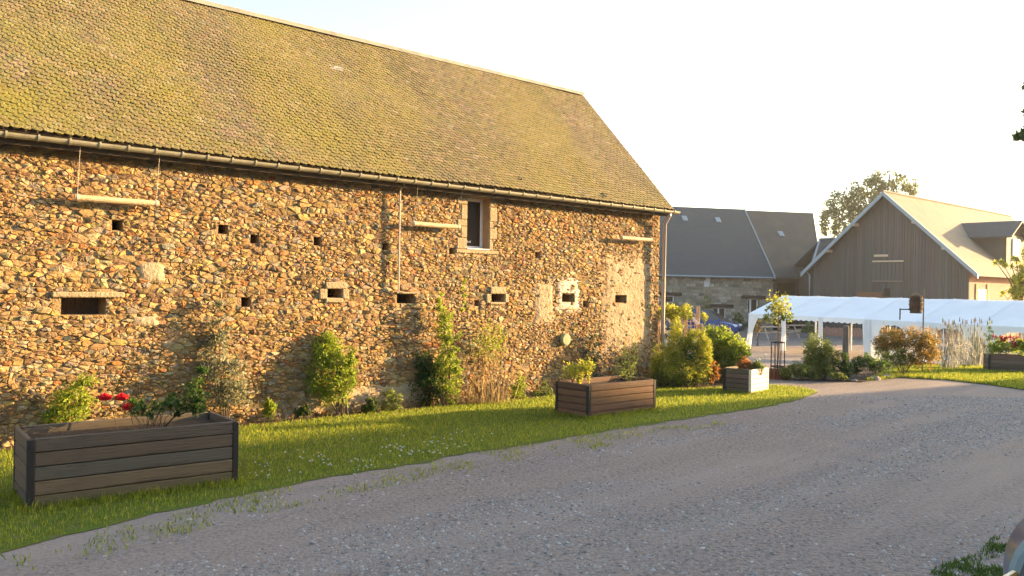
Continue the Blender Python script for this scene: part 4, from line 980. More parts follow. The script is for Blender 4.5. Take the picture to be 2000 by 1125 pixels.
# ------------------------------------------------------------------ timber barn
def timber_barn():
    gz = -.7; Rr = S(1893, 519, 46.0); Wd = 9.37
    e = tag(empty('timber_barn', (Rr.x, Rr.y, 0), BA), 'grey weathered timber barn with sunlit slate roof and dormer behind the tent', 'barn')
    # local x along the ridge (DX), local y to the left (-NV)
    ez = Rr.z; az = S(1745, 380, 49.5).z; L = 21.0; H2_ = Wd/2
    def gz_at(y): return ez + (az-ez)*(1-abs(y-H2_)/H2_)
    core = MB(); core.add([(.06,0,gz-.3),(.06,Wd,gz-.3),(.06,Wd,ez),(.06,H2_,az),(.06,0,ez),(L,0,gz-.3),(L,Wd,gz-.3),(L,Wd,ez),(L,H2_,az),(L,0,ez)], [(0,1,2,3,4),(9,8,7,6,5),(0,4,9,5),(1,6,7,2)]); core.build('wall', 'brick_wall', e)
    bd = MB(); y = 0.0; pal = [(.165,.14,.12),(.175,.15,.13),(.155,.133,.115),(.185,.158,.135),(.17,.14,.115)]
    while y < Wd:
        w = rnd.uniform(.13, .21); y1 = min(Wd, y+w); c = vary(rnd.choice(pal), .05); o = rnd.uniform(0,.012)
        zt0, zt1 = gz_at(y), gz_at(y1); zb = gz + rnd.uniform(.5,.6)
        bd.add([(-o,y+.006,zb),(-o,y1-.006,zb),(-o,y1-.006,zt1),(-o,y+.006,zt0),(.05,y+.006,zb),(.05,y1-.006,zb),(.05,y1-.006,zt1),(.05,y+.006,zt0)], [(0,1,2,3)[::-1],(0,4,5,1),(1,5,6,2),(3,7,4,0)], c)
        y = y1
    tag(bd.build('gable_boards', 'grey_board', e, fix=True), kind='stuff')
    def GP(u, v):   # local (y,z) on the gable
        r_ = ray(u, v); c = Vector((0,0,CAMH)); k_ = (Vector((Rr.x,Rr.y,0))-c).dot(DX)/r_.dot(DX); p = c + r_*k_; return -(p-Vector((Rr.x,Rr.y,0))).dot(NV), p.z
    # loft hatch
    a, b = GP(1706, 550), GP(1765, 510); f = MB(); y0, y1, z0, z1 = b[0], a[0], a[1], b[1]
    n_ = 8
    for k in range(n_): f.box((-.06, y0+(y1-y0)*k/n_+.012, z0), (-.03, y0+(y1-y0)*(k+1)/n_-.012, z1), (.175,.155,.135))
    hatch = f.build('loft_hatch', 'grey_board', e)
    for z in (z0+.02, z1): MB().bevbox((-.12, y0-.05, z-.04), (-.062, y1+.05, z+.05), .01).build('ledge', 'pale_wood' if z > z0+.1 else 'weathered', hatch)
    a2 = GP(1708, 500); MB().box((-.08, GP(1735,500)[0], a2[1]-.05), (-.03, a2[0], a2[1]+.08)).build('broken_board', 'pale_wood', e)
    a3 = GP(1675, 581); b3 = GP(1725, 571); MB().box((-.12, b3[0], a3[1]), (-.021, a3[0], b3[1])).build('low_beam', 'pot', e)
    a4, b4 = GP(1727, 583), GP(1738, 563); MB().box((-.05, b4[0], a4[1]-.6), (-.022, a4[0], b4[1])).build('dark_gap', 'dark_inside', e)
    # main roof
    k = (az-ez)/H2_; ov = 1.15; fo = .55; ml = MB(); mr = MB()
    def slab(mb, s, ya, yb, th=.12, xa=-fo, xb=L):
        f_ = lambda y: ez + .12 + k*y
        Y = (lambda y: y) if s == 0 else (lambda y: Wd - y)
        mb.add([(xa,Y(ya),f_(ya)),(xb,Y(ya),f_(ya)),(xb,Y(yb),f_(yb)),(xa,Y(yb),f_(yb)),(xa,Y(ya),f_(ya)-th),(xb,Y(ya),f_(ya)-th),(xb,Y(yb),f_(yb)-th),(xa,Y(yb),f_(yb)-th)], [(0,1,2,3),(7,6,5,4),(0,4,5,1),(1,5,6,2),(2,6,7,3),(3,7,4,0)])
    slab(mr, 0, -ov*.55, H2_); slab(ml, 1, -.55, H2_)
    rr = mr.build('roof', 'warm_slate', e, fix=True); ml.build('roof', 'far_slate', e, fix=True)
    for s, ov_ in ((0, ov*.55), (1, .55)):
        m_ = MB(); slab(m_, s, -ov_-.02, H2_+.03, .26, -fo-.05, -fo+.10)
        for i, v_ in enumerate(m_.v): m_.v[i] = (v_[0], v_[1], v_[2]+.03)
        m_.build('barge_board', 'lead_trim', rr, fix=True)
    for y in (1.2, 2.9, Wd-2.9, Wd-1.2): MB().box((-fo, y-.08, gz_at(y)-.2), (.1, y+.08, gz_at(y)-.02)).build('purlin_end', 'pale_wood', e)
    MB().tube([(-fo, H2_, az+.17), (L, H2_, az+.17)], .07, 6).build('ridge_cap', 'warm_slate', rr)
    # dormer facing the sunny side
    ds, de, dz = 5.6, 8.6, None
    yo = -.05; de_z = ez + 2.05; rz_ = de_z + .95; dm = MB(); ym = (rz_-ez-.12)/k
    dm.box((ds, yo, ez-.1), (de, yo+2.3, de_z)); dorm = dm.build('dormer', 'far_slate_side', e)
    xm = (ds+de)/2
    for sg in (0, 1):
        xa = ds-.35 if sg == 0 else de+.35
        m_ = MB(); th=.1; q_ = [(xa,yo-.4,de_z-.1),(xm,yo-.4,rz_),(xm,ym+.3,rz_),(xa,(de_z-ez-.12)/k+.3,de_z-.1)]
        m_.add(q_ + [(p[0],p[1],p[2]-th) for p in q_], [(0,1,2,3),(7,6,5,4),(0,4,5,1),(1,5,6,2),(2,6,7,3),(3,7,4,0)]); m_.build('dormer_roof', 'far_slate', dorm, fix=True)
    m_ = MB(); m_.add([(ds,yo-.003,de_z),(de,yo-.003,de_z),(xm,yo-.003,rz_-.1)], [(0,1,2)]); m_.build('dormer_gable', 'grey_board', dorm)
    MB().bevbox((xm-.6,yo-.08,ez+.5),(xm+.6,yo+.02,de_z-.2),.02).build('dormer_window','white_paint',dorm)
    MB().box((xm-.5,yo-.09,ez+.6),(xm+.5,yo-.07,de_z-.3)).build('dormer_pane','glass_dark',dorm)
    # brick side: pale quoin piers and a window
    for x in (.9, 2.6): MB().bevbox((x,-.06,gz-.2),(x+.35,.02,ez-1.0),.02).build('brick_pier', 'dressed', e)
    MB().box((1.3,-.04,gz+1.2),(2.5,.02,ez-1.3)).build('side_window', 'glass_dark', e)
    # downpipe on the left corner
    m_ = MB(); m_.tube([(-.2, Wd+.5, ez-.25), (-.2, Wd+.15, ez-.5), (-.2, Wd+.12, gz)], .06, 8); m_.build('downpipe', 'lead_trim', e)
    # lower wing behind, its roof end seen at the left
    tl, tr_, bl, br = S(1601,468,56.6), S(1650,467,56.6), S(1584,523,54.6), S(1650,526,54.6)
    wing = tag(empty('lean_to', (bl.x, bl.y, gz)), 'small slate-roofed wing between the shed and the timber barn', 'shed'); w0 = Vector((bl.x, bl.y, gz)); dn = Vector((0,0,-.12))
    q = [p - w0 for p in (bl, br, tr_, tl)]
    MB().add(q + [p + dn for p in q], [(0,1,2,3),(7,6,5,4),(0,4,5,1),(1,5,6,2),(2,6,7,3),(3,7,4,0)]).build('roof', 'far_slate', wing, fix=True)
    bk_ = [Vector((q[0].x, q[0].y+4.2, q[0].z)), Vector((q[1].x, q[1].y+4.2, q[1].z)), q[2] + Vector((0,.02,0)), q[3] + Vector((0,.02,0))]
    MB().add(bk_ + [p + dn for p in bk_], [(0,1,2,3),(7,6,5,4),(0,4,5,1),(1,5,6,2),(2,6,7,3),(3,7,4,0)]).build('roof', 'far_slate', wing, fix=True)
    MB().box((q[0].x+.35, q[0].y+.3, -.2), (q[1].x, q[0].y+3.9, q[0].z-.14)).build('wall', 'dark_timber', wing)
    MB().tube([q[0] + Vector((0,-.02,.05)), q[3] + Vector((0,-.02,.05)), q[2] + Vector((0,0,.06))], .08, 6).build('flashing', 'lead_trim', wing)
timber_barn()

# ------------------------------------------------------------------ marquee
def tent():
    A = S(1463, 611, 39.0); ed = Vector((.436, -.9, 0)).normalized(); sd = Vector((ed.y*-1, ed.x, 0))  # sd: away from us
    gz = -.7; rz = math.atan2(ed.y, ed.x)
    e = tag(empty('marquee_tent', (A.x, A.y, 0), rz), 'long white marquee tent with scalloped edge standing in the courtyard', 'tent')
    ez = A.z - .02; hw_ = 2.15; rg = S(1535, 577, A.y+.9).z; L = 14.0; bays = [0, 2.2, 4.35, 6.65, 9.05, 11.5, L]
    m_ = MB(); nx, ny = 90, 14; vs = []
    for i in range(nx+1):
        x = L*i/nx; seg = max(j for j in range(len(bays)-1) if bays[j] <= min(x, L-.001)); f = (x-bays[seg])/(bays[seg+1]-bays[seg])
        for j in range(ny+1):
            y = 2*hw_*j/ny; h = 1-abs(y-hw_)/hw_; sag = math.sin(math.pi*f)*(.055*(.35+.65*math.sin(math.pi*min(1,h)))) + .02*math.sin((x*2.3+y*1.7)*1.9)*math.sin(math.pi*f)*math.sin(math.pi*min(1,h))
            vs.append((x, y, ez + (rg-ez)*h - sag + rnd.gauss(0,.004)))
    fs = [(i*(ny+1)+j, (i+1)*(ny+1)+j, (i+1)*(ny+1)+j+1, i*(ny+1)+j+1) for i in range(nx) for j in range(ny)]
    m_.add(vs, fs); can = m_.build('canopy', 'tent_pvc', e, smooth=True)
    for x in bays[1:-1]:
        m_ = MB()
        for (ya, yb, za, zb) in ((0,hw_,ez,rg),(2*hw_,hw_,ez,rg)): m_.add([(x-.03,ya,za+.012),(x+.03,ya,za+.012),(x+.03,yb,zb+.012),(x-.03,yb,zb+.012)], [(0,1,2,3)])
        m_.build('seam_strip', 'tent_leg', can)
    def valance(pts, nm):
        m_ = MB(); out = []
        for (p, q) in zip(pts[:-1], pts[1:]):
            p, q = Vector(p), Vector(q); n_ = max(2, int((q-p).length/.06)); 
            for k in range(n_+1): out.append((p.lerp(q, k/n_), (p-q).length*k/n_))
        vs = []; s_ = 0
        for k, (p, dd) in enumerate(out):
            dr = .17 + .05*abs(math.sin(dd*math.pi/.30)); vs += [p, p + Vector((0, 0, -dr))]
        fs = [(2*k, 2*k+2, 2*k+3, 2*k+1) for k in range(len(out)-1)]
        m_.add(vs, fs); return m_.build(nm, 'tent_pvc', e)
    valance([(0,-.012,ez),(L,-.012,ez)], 'valance'); valance([(0,2*hw_+.012,ez),(L,2*hw_+.012,ez)], 'valance')
    valance([(-.012,0,ez),(-.012,2*hw_,ez)], 'valance')
    m_ = MB(); m_.add([(-.005,0,ez),(-.005,2*hw_,ez),(-.005,hw_,rg)], [(0,1,2)]); m_.build('end_triangle', 'tent_pvc', e)
    for x in bays:
        for y in (.04, 2*hw_-.04): MB().tube([(x+.04,y,gz-.1),(x+.04,y,ez-.01)], .035, 8).build('leg', 'tent_leg', e)
    MB().tube([(0.02,.04,ez-.03),(L,.04,ez-.03)], .025, 6).build('eave_pole', 'tent_leg', e)
    MB().tube([(0.02,2*hw_-.04,ez-.03),(L,2*hw_-.04,ez-.03)], .025, 6).build('eave_pole', 'tent_leg', e)
    MB().tube([(0,hw_,rg-.05),(L,hw_,rg-.05)], .025, 6).build('ridge_pole', 'tent_leg', e)
    # gathered curtains
    def curtain(x0, x1, y, zb, sway=0, tie=None):
        m_ = MB(); n_ = 26; vs = []; rows = 9
        for j in range(rows+1):
            z = ez-.02 + (zb-ez)*j/rows; g = 1.0 if tie is None else 1-.55*math.sin(min(1, j/rows/.75)*math.pi/2)
            for i in range(n_+1):
                f = i/n_; x = x0 + (x1-x0)*(f*g) + sway*(j/rows)**1.6; vs.append((x, y + .05*math.sin(f*math.pi*7+j*.2)*(.4+.6*j/rows), z))
        fs = [(j*(n_+1)+i, j*(n_+1)+i+1, (j+1)*(n_+1)+i+1, (j+1)*(n_+1)+i) for j in range(rows) for i in range(n_)]
        m_.add(vs, fs); m_.build('curtain', 'tent_pvc', e, smooth=True)
    curtain(0, .75, -.03, gz+.12, -.15, 1); curtain(2.12, 2.42, -.03, gz+.1); curtain(4.29, 4.55, -.03, gz+.1); curtain(6.6, 7.0, -.03, gz+.02, .1)
    # side wall with arched windows from the third bay on
    for b0, b1 in ((6.7, 9.05), (9.05, 11.5), (11.5, L)):
        m_ = MB(); cx = (b0+b1)/2 + .1; wz0, wz1, wr_ = gz+.55, gz+1.05, .62; n_ = 14
        arch = [(cx-wr_, wz0)] + [(cx-wr_*math.cos(math.pi*k/n_), wz1+wr_*.75*math.sin(math.pi*k/n_)) for k in range(n_+1)] + [(cx+wr_, wz0)]
        outer = [(b0, wz0)] + [(b0 + (b1-b0)*k/n_, ez-.01) for k in range(n_+1)] + [(b1, wz0)]
        vs = [(x,0,z) for x, z in outer] + [(x,0,z) for x, z in arch]; q = len(outer)
        m_.add(vs, [(k, k+1, q+k+1, q+k) for k in range(q-1)]); m_.add([(b0,0,gz-.05),(b1,0,gz-.05),(b1,0,wz0),(b0,0,wz0)], [(0,1,2,3)])
        so_ = m_.build('side_wall', 'tent_pvc', e)
        m_ = MB()
        for dx in (-.2, .2): m_.box((cx+dx-.012,-.008,wz0),(cx+dx+.012,.004,wz1+.42))
        for zz_ in (wz0+.28, wz0+.56): m_.box((cx-wr_,-.006,zz_-.012),(cx+wr_,.006,zz_+.012))
        m_.build('window_bar', 'tent_leg', so_)
    return A, ed
TA, TE = tent()

# ------------------------------------------------------------------ vehicles
def car(name, label, loc, rz, paint, L=4.1, Wd=1.72, H=1.5):
    e = tag(empty(name, loc, rz), label, 'car')
    # body: loft of cross-sections along x (front at +x): x, half width, z low, z belt, z top, half top
    st = [(-L/2,.70,.42,.62,.64,.60),(-L/2+.06,.80,.26,.80,.86,.66),(-L/2+.35,.85,.22,.90,.98,.68),(-.9,.86,.20,.93,.98,.70),(.3,.86,.20,.92,.97,.72),(.85,.86,.20,.90,.96,.74),(1.35,.85,.22,.84,.90,.70),(L/2-.25,.80,.24,.72,.78,.62),(L/2-.04,.70,.28,.60,.64,.52),(L/2,.60,.36,.52,.54,.45)]
    vs = []; fs = []; n = 8
    for x, w, zl, zb, zt, wt in st: vs += [(x,-w*.9,zl),(x,-w,zl+.12),(x,-w,zb),(x,-wt,zt),(x,wt,zt),(x,w,zb),(x,w,zl+.12),(x,w*.9,zl)]
    for i in range(len(st)-1):
        for k in range(n): fs.append((i*n+k, i*n+(k+1)%n, (i+1)*n+(k+1)%n, (i+1)*n+k))
    fs += [tuple(range(n)), tuple(range((len(st)-1)*n, len(st)*n))[::-1]]
    MB().add(vs, fs).build('body', paint, e, smooth=False, fix=True)
    ro = [(-L/2+.18,.66,.95),(-L/2+.62,.60,H-.06),(-.5,.58,H),(.05,.57,H-.02),(.35,.58,H-.10),(1.25,.68,.92)]
    cab = MB(); vs = []
    for x, w, z in ro: vs += [(x,-w,z),(x,w,z)]
    for x, w, z in ro: vs += [(x,-.72,.93),(x,.72,.93)]
    m = len(ro); fs = []
    for i in range(1, m-2): fs.append((2*i,2*i+2,2*i+3,2*i+1))
    cab.add(vs, fs); cab.build('car_roof', paint, e)
    gl = MB(); gl.add(vs, [(2*(m-2),2*(m-1),2*(m-1)+1,2*(m-2)+1)]); gl.build('windscreen', 'glass_dark', e)
    gl = MB(); gl.add(vs, [(0,2,3,1)]); gl.build('rear_window', 'glass_dark', e)
    for s in (0, 1):
        gl = MB(); gl.add(vs, [(2*i+s,2*i+2+s,2*m+2*i+2+s,2*m+2*i+s) for i in range(m-1)]); gl.build('side_window', 'glass_dark', e)
        for i in (2, 3):
            x, w, z = ro[i]; sy = -1 if s == 0 else 1; MB().tube([(x,sy*(w+.01),z),(x+.05,sy*.73,.93)], .03, 5).build('pillar', paint, e)
    for x in (-L/2+.75, L/2-.85):
        for sy in (-1, 1):
            w = MB(); w.tube([(x,sy*.68,.31),(x,sy*.86,.31)], .31, 18); wo_ = w.build('wheel', 'tyre', e)
            MB().tube([(x,sy*.80,.31),(x,sy*.87,.31)], .19, 12).build('rim', 'rim_metal', wo_)
    for sy in (-1, 1):
        MB().bevbox((L/2-.30, sy*.62-.15, .60), (L/2-.04, sy*.62+.13, .76), .04).build('headlight', 'headlamp', e)
        MB().bevbox((.95, sy*.92-.09, .92), (1.10, sy*.92+.09, 1.06), .03).build('door_mirror', paint, e)
    MB().bevbox((L/2-.05,-.35,.36),(L/2+.02,.35,.50),.01).build('grille', 'rubber', e)
    return e
cpos = S(1392, 640, 50.0); car('blue_car', 'blue hatchback parked before the grey stone building', (cpos.x-.4, 50, hgt(0,50)), math.radians(-28), 'car_blue', H=1.6)
c2 = S(1312, 640, 47.0); car('pale_car', 'pale grey car behind the corner bushes, mostly hidden', (c2.x-.9, 47.5, hgt(0,47)), math.radians(-28), 'car_grey')

def van():
    """the van whose door mirror shows at the lower right; it stands behind the lens"""
    org = NV*.16
    e = tag(empty('van', (org.x, org.y, 0), BA), 'van standing on the drive, only its door mirror shows at lower right', 'van')
    # local x forward (DX), local y left (-NV); body on the right
    st = [(-4.2,.35,2.55),(-4.1,.3,2.62),(-.25,.3,2.62),(.35,.3,2.35),(1.05,.3,1.35),(1.9,.32,1.05),(2.05,.4,.8)]
    vs = []; fs = []; n = 6
    for x, zl, zt in st: vs += [(x,-.06,zl),(x,-.0,.9 if zt > .9 else zt*.8),(x,-.12,zt),(x,-1.88,zt),(x,-2.0,.9 if zt > .9 else zt*.8),(x,-1.94,zl)]
    for i in range(len(st)-1):
        for k in range(n): fs.append((i*n+k, i*n+(k+1)%n, (i+1)*n+(k+1)%n, (i+1)*n+k))
    fs += [tuple(range(n)), tuple(range((len(st)-1)*n, len(st)*n))[::-1]]
    MB().add(vs, fs).build('body', 'car_grey', e, fix=True)
    for x in (-3.2, 1.2):
        for y in (-.22, -1.78): w = MB(); w.tube([(x,y-.1,.34),(x,y+.1,.34)], .34, 18); w.build('wheel', 'tyre', e)
    MB().bevbox((.2,.0,1.40),(.9,.012,1.5),.004).build('door_trim', 'rubber', e)
    # mirror: a rounded housing facing back, glass and pale rim; its upper outer corner is what shows
    Yd = .60; ctr = S(2186, 1292, Yd) - org; Rm = Matrix.Rotation(BA, 3, 'Z').inverted(); c = Rm @ Vector((ctr.x, ctr.y, 0)); c.z = S(2186, 1292, Yd).z
    def rr(w, h, r, n_=8):
        out = []
        for (sx, sz, a0) in ((1,1,0),(-1,1,90),(-1,-1,180),(1,-1,270)):
            for k in range(n_+1): th = math.radians(a0 + 90*k/n_); out.append((sx*(w/2-r) + r*math.cos(th), sz*(h/2-r) + r*math.sin(th)))
        return out
    def loft(secs, nm, mt, par, cap0=True, cap1=True):
        m_ = MB(); vs = []; L_ = None
        for x, pts in secs: vs += [(c.x+x, c.y+a, c.z+b) for a, b in pts]; L_ = len(pts)
        fs = [(i*L_+k, i*L_+(k+1)%L_, (i+1)*L_+(k+1)%L_, (i+1)*L_+k) for i in range(len(secs)-1) for k in range(L_)]
        if cap0: fs.append(tuple(range(L_)))
        if cap1: fs.append(tuple(range((len(secs)-1)*L_, len(secs)*L_)))
        m_.add(vs, fs); return m_.build(nm, mt, par, smooth=False, fix=True)
    mir = loft([(0, rr(.145,.20,.06)), (.02, rr(.168,.222,.066)), (.07, rr(.168,.222,.066)), (.13, rr(.11,.15,.05))], 'door_mirror', 'car_grey', e)
    loft([(-.006, rr(.138,.193,.058)), (-.004, rr(.146,.201,.06)), (.002, rr(.146,.201,.06))], 'bezel', 'bezel', mir)
    loft([(-.010, rr(.128,.183,.054)), (-.005, rr(.130,.185,.055))], 'mirror_glass', 'mirror_glass', mir)
    ind = S(1955, 1124, Yd) - org; q = Rm @ Vector((ind.x, ind.y, 0)); qz = S(1955, 1128, Yd).z
    MB().bevbox((q.x-.004, q.y-.003, qz-.010), (q.x+.03, q.y+.003, qz-.001), .0015).build('indicator', 'amber', mir)
    MB().tube([(c.x+.06, c.y-.05, c.z-.05), (c.x+.06, -.01, c.z-.09)], .03, 8).build('mirror_arm', 'rubber', mir)
van()

# ------------------------------------------------------------------ planted bed before the courtyard
def bed_base(u, v): return G(u, v)
sb = G(1518, 739)
sap = plant('sapling', 'young tree with golden top leaves in a metal tree guard', 'tree', sb, [(1526,596,20,20,1,0,0),(1520,620,24,12,.7,0,1),(1500,612,10,18,.5,0,1),(1535,615,10,14,.5,0,1)], 900, .07, ['yellow','olive'], .55, 5, .005, clump=.2)
tp_ = S(1521, 600, sb.y) - sb; MB().tube([(0,0,-.05),(.01,0,.7),(tp_.x*.8,0,tp_.z*.7),(tp_.x,0,tp_.z)], .02, 6, r1=.008).build('trunk', 'bark', sap)
gd = tag(empty('tree_guard', sb + Vector((0,-.02,0))), 'black iron rod tree guard with rings round the sapling', 'tree guard'); r = .16
for k in range(8):
    th = 2*math.pi*k/8; MB().tube([(r*math.cos(th), r*math.sin(th), -.05), (r*math.cos(th), r*math.sin(th), .86)], .007, 5).build('rod', 'iron', gd)
for z in (.28, .84): m_ = MB(); m_.tube([(r*math.cos(2*math.pi*k/16), r*math.sin(2*math.pi*k/16), z) for k in range(17)], .012, 5); m_.build('ring', 'iron', gd)
pt = tag(empty('bark_edging', sb + Vector((0,-.05,0))), 'reddish brown wooden edging at the foot of the sapling', 'edging')
for k in range(14):
    th = 2*math.pi*k/14; m_ = MB(); Mx = Matrix.Translation((.24*math.cos(th), .24*math.sin(th), 0)) @ Matrix.Rotation(th, 4, 'Z'); m_.bevbox((-.02,-.048,-.05),(.02,.048,.20+rnd.uniform(-.02,.02)),.006,None,Mx); m_.build('stake', 'pot', pt)
GB = 'shrubs in the bed before the courtyard'
plant('hedge_shrub', 'upright green shrub with a flat top before the open side of the tent', 'shrub', G(1602,742), [(1600,680,30,26),(1588,705,20,28),(1615,705,22,28),(1600,720,30,20)], 9000, .05, ['olive','green'], .4, 12, .008, group=GB)
plant('dark_bush', 'dark bush left of the weathered post in the planted bed', 'shrub', G(1642,743), [(1642,705,16,26),(1648,725,18,16)], 1700, .05, ['dark','bluish'], .45, 8, .007, group=GB)
plant('low_fern', 'spreading low dark green plant right of the weathered post', 'shrub', G(1695,741), [(1690,710,26,14),(1720,715,26,12),(1670,718,20,12),(1700,698,14,10,.6,0,1)], 3400, .055, ['green','lime'], .35, 10, .006, group=GB)
plant('ground_cover', 'low mixed green ground cover at the left of the planted bed', 'shrub', G(1560,744), [(1560,722,26,16),(1540,728,20,10),(1630,733,26,7),(1585,732,24,8)], 3800, .05, ['olive','green'], .4, 8, .005, group=GB)
plant('orange_bush', 'large orange and green autumn-coloured bush before the tent wall', 'bush', G(1765,734), [(1735,662,30,24,1,0,0),(1785,662,36,24,1,0,0),(1815,672,22,30,.9,0,0),(1745,692,34,24,1,0,1),(1795,697,44,24,1,0,0),(1720,670,16,20,.6,0,0)], 13000, .05, ['orange','olive'], .45, 14, .009, group=GB)
plant('slim_bush', 'narrow green and red climber by the pale stump near the right planter', 'bush', G(1928,716), [(1932,655,8,28),(1935,688,12,18)], 900, .05, ['lime','olive'], .5, 8, .006, group=GB)
plant('flower_clump', 'small dusty flowering clump between reeds and right planter', 'bush', G(1885,722), [(1888,680,16,20,.7),(1870,690,14,16,.6)], 800, .045, ['silver','olive'], .4, 12, .005, group=GB, clump=.2)
def reeds(name, label, us, v0, vt, n, pal, w=.018):
    e = tag(empty(name, G(sum(us)/2, v0)), label, 'reeds'); b = e.location
    mb = MB()
    for _ in range(n):
        u = rnd.uniform(*us); g = S(u, v0, b.y + rnd.uniform(-.3,.3)) - b; g.z = 0; t = S(u + rnd.gauss(0,10), vt + abs(rnd.gauss(0,34)), b.y) - b
        t.y = g.y + rnd.gauss(0,.08); c = vary(rnd.choice(LP[pal]), .15); d = Vector((rnd.uniform(-1,1), rnd.uniform(-1,1), 0)).normalized()*w/2
        m1 = g.lerp(t, .6) + Vector((rnd.gauss(0,.03),0,0)); mb.add([g-d, g+d, m1+d*.8, t, m1-d*.8], [(0,1,2,3,4)], c)
        if rnd.random() < .35: mb.tube([t - Vector((0,0,.12)), t - Vector((0,0,.05)), t], .018, 5, vary((.36,.31,.23), .2), r1=.006)
    mb.build('stalks', 'blade', e); return e
reeds('tall_reeds', 'silvery tall reed stalks right of the orange bush', (1838,1872), 722, 620, 130, 'silver', .012)
reeds('tall_reeds', 'pale dry reed stalks beside the weathered stump', (1872,1925), 718, 616, 150, 'silver', .012)
reeds('tall_reeds', 'feathery pale reed stalks behind the red flowers', (1930,2015), 712, 618, 230, 'silver', .012)
def post(name, label, u, vb, vt, w, matn, cat='post'):
    g = G(u, vb); t = S(u, vt, g.y); e = tag(empty(name, g), label, cat); r = w/2/FPX*g.y
    MB().lathe([(r*1.08,-.1),(r,.3),(r*.96,t.z-.03),(r*.7,t.z),(.001,t.z+.005)], 10).build('shaft', matn, e, smooth=False); return e
post('wooden_post', 'weathered grey wooden post in front of the tent', 1651, 742, 636, 13, 'weathered')
post('wooden_stump', 'thick grey weathered stump between the reeds', 1908, 716, 646, 25, 'weathered', 'stump')
for u, v, rx, rz_, lab in [(1708,742,13,8,'pale boulder at the front of the planted bed'),(1733,738,12,7,'grey boulder half hidden under the orange bush'),(1668,745,8,4,'small flat stone at the bed edge')]:
    g = G(u, v); a = rx/FPX*g.y; m_ = MB(); prof = [(.001,.62),(.5,.55),(.85,.3),(1,0),(.9,-.25)]
    m_.lathe([(r*a, z*a*1.05) for r, z in prof], 10); m_.v = [(x*(1+rnd.gauss(0,.07)), y*.8*(1+rnd.gauss(0,.07)), z*(1+rnd.gauss(0,.06))) for x, y, z in m_.v]
    o = m_.build('boulder', 'rock', smooth=False); o.location = g; tag(o, lab, 'rock', 'stones edging the planted bed')
# basket on its pole
pg = G(1801, 728); bp = tag(empty('pole_bracket', pg), 'slim dark pole with a side bracket standing behind the orange bush', 'pole')
tz = S(1801, 563, pg.y).z; MB().tube([(0,0,-.1),(.01,0,tz)], .018, 6).build('shaft', 'weathered', bp)
a = S(1758, 604, pg.y) - pg; MB().tube([(0,0,a.z),(a.x,0,a.z)], .016, 6).build('arm', 'iron', bp); MB().tube([(a.x,0,a.z+.02),(a.x,0,a.z-.27)], .018, 6).build('drop', 'iron', bp)
bk = S(1789, 610, pg.y); be = tag(empty('wicker_basket', bk), 'brown wicker basket with hooped handle fixed to the dark pole', 'basket')
m_ = MB(); r0 = .15
for k in range(9):
    z = .05*k; r = .115 + .035*math.sin(math.pi*(k+1)/11); m_.tube([(r*math.cos(2*math.pi*j/14)*(1+.03*(-1)**(j+k)), r*math.sin(2*math.pi*j/14)*(1+.03*(-1)**(j+k)), z) for j in range(15)], .026, 5, vary((.085,.05,.03), .25))
m_.lathe([(.001,0),(.11,0)], 12, (0,0,0), (.06,.04,.025)); m_.build('basket_body', 'wicker', be)
m_ = MB(); m_.tube([(.13*math.cos(th), 0, .36+.13*math.sin(th)) for th in [math.pi*k/10 for k in range(11)]], .010, 5, (.30,.20,.10)); m_.build('handle', 'wicker', be)
for s_ in (-.12, .10): pass
# picnic table in the courtyard seen under the tent
def picnic(u, v, Y, rz, lab):
    g = S(u, v, Y); g.z = hgt(g.x, g.y); e = tag(empty('picnic_table', g, rz), lab, 'table', 'picnic tables in the courtyard')
    for k in range(4): MB().bevbox((-.9,-.36+k*.185,.70),(.9,-.36+k*.185+.17,.74),.008).build('table_plank', 'pale_wood', e)
    for y in (-.75, .58): MB().bevbox((-.9,y,.42),(.9,y+.17,.46),.008).build('bench_plank', 'pale_wood', e)
    for x in (-.65, .65):
        for s in (-1, 1): MB().tube([(x,s*.62,0),(x,s*.22,.70)], .04, 4).build('leg', 'pale_wood', e)
        MB().box((x-.03,-.75,.36),(x+.03,.75,.42)).build('brace', 'pale_wood', e)
picnic(1508, 650, 47, .3, 'wooden picnic table seen under the left of the tent'); picnic(1560, 650, 50, .5, 'wooden picnic table deeper under the tent beside the shed')
plant('yard_rose', 'orange-yellow shrub at the left front corner of the tent', 'bush', S(1480,650,41).xy.to_3d() + Vector((0,0,-.7)), [(1481,632,9,12),(1478,640,10,12)], 420, .09, ['orange','lime'], .55, 6, .01)
plant('yard_shrub', 'green shrub with pale flowers beyond the tent', 'bush', S(1578,650,44).xy.to_3d() + Vector((0,0,-.7)), [(1575,640,14,12),(1588,646,12,9)], 700, .09, ['green','silver'], .5, 6, .01)
plant('yard_hedge', 'green bush at the foot of the grey building by the door', 'bush', S(1440,646,53).xy.to_3d() + Vector((0,0,-.7)), [(1443,628,12,16),(1452,636,10,10)], 900, .10, ['green','dark'], .5, 6, .012)
plant('wall_creeper', 'greenish creeper climbing the grey stone building', 'climber', S(1385,640,55.3).xy.to_3d() + Vector((0,0,-.7)), [(1382,590,9,20),(1376,612,10,16)], 700, .10, ['olive','orange'], .5, 6, .012)

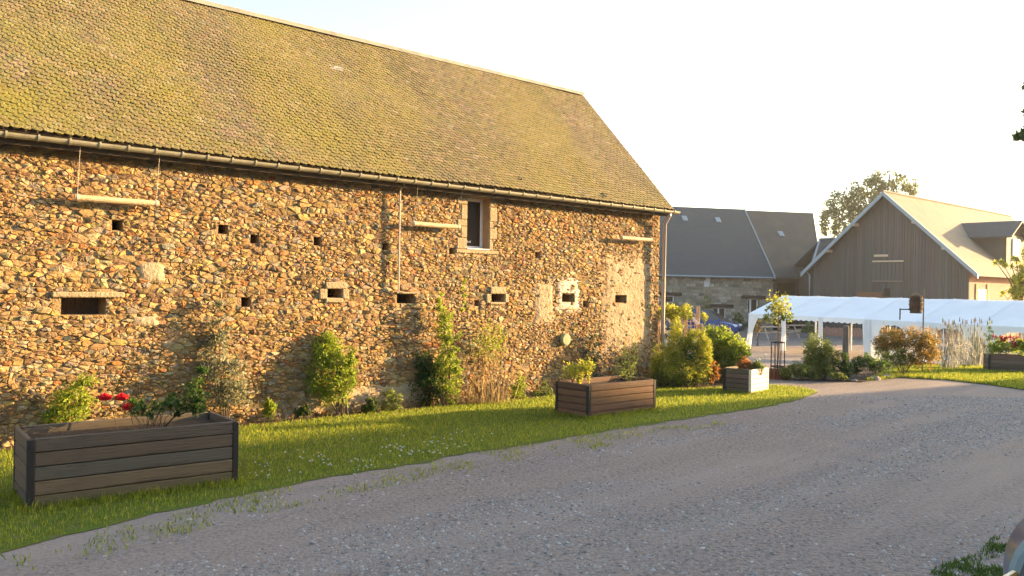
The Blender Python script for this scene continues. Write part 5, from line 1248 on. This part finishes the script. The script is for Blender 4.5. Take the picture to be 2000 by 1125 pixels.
# ------------------------------------------------------------------ trees
def tree(name, label, base, spec, n, size, pal, trunk_r, limbs=9, droop=0.0, clump=.10, group=None, thick=.8, per=40):
    base = Vector(base); e = tag(empty(name, base), label, 'tree', group); bl = px_blobs(base, spec, thick)
    P = blob_points(bl, n, clump, per); v, f, c = leaves(P, size, LP[pal], .5, 0, droop); npbuild('crown', v, f, 'leaf', e, c)
    mb = MB(); top = max((b[0] for b in bl), key=lambda q: q[2]); tt = Vector((top[0]*.6, top[1]*.6, top[2]))
    mb.tube([(0,0,-.3),(0,0,tt.z*.3),tt*.6,tt], trunk_r, 8, r1=trunk_r*.2)
    for b in bl + [rnd.choice(bl) for _ in range(limbs)]:
        q = Vector(b[0]) + Vector([rnd.uniform(-.7,.7)*k for k in b[1]]); s0 = Vector((0,0,min(tt.z*.7, max(1, q.z*.55)))); mb.tube([s0, s0.lerp(q,.5)+Vector((0,0,.05*q.z)), q], trunk_r*.3, 5, r1=trunk_r*.06)
    mb.build('trunk', 'bark', e); return e
yb = 78.0; tb = S(1700, 640, yb); tb.z = -.7
tree('birch_tree', 'tall loose-leaved birch behind the timber barn', tb, [(1725,352,36,22),(1700,372,40,26),(1668,395,34,26),(1640,400,28,30),(1625,430,22,34),(1720,395,44,30),(1765,362,30,22),(1782,372,16,16),(1690,420,40,30),(1650,440,34,30),(1610,445,10,24,.6),(1760,340,8,10,.5)], 12000, .25, 'birch', .32, 14, droop=.6, clump=.11)
tr = S(1995, 640, 34.0); tr.z = -.7
tree('right_tree', 'yellow-green tree at the right edge before the timber barn', tr, [(1988,556,24,22),(2010,540,26,30),(1968,520,26,5,.6),(1985,505,20,8,.6),(2020,500,22,26),(1950,512,12,4,.4),(1975,575,22,12)], 3400, .13, 'yellow', .14, 8, clump=.12)
to = Vector((9.2, 11.0, 0))
tree('overhanging_tree', 'tall tree beyond the right edge, branch tips showing at upper right', to, [(2165,230,105,90),(2220,330,120,80),(2230,140,120,80),(2016,258,18,7,.5),(1996,267,12,3,.35),(2012,163,10,4,.3),(2012,221,10,4,.3),(2095,300,60,30)], 5200, .085, 'birch', .16, 12, clump=.13)

# ------------------------------------------------------------------ evening haze
hz = bpy.data.materials.new('haze_air'); hz.use_nodes = True; hn = hz.node_tree; hn.nodes.clear()
pv = hn.nodes.new('ShaderNodeVolumePrincipled'); pv.inputs['Color'].default_value = (.93,.93,.93,1); pv.inputs['Density'].default_value = .0005; pv.inputs['Anisotropy'].default_value = .45
ho_ = hn.nodes.new('ShaderNodeOutputMaterial'); hn.links.new(pv.outputs[0], ho_.inputs['Volume']); M['haze_air'] = hz
tag(MB().box((-230,-130,-2), (270,430,17)).build('haze', 'haze_air'), 'thin warm evening haze in the air', kind='stuff')
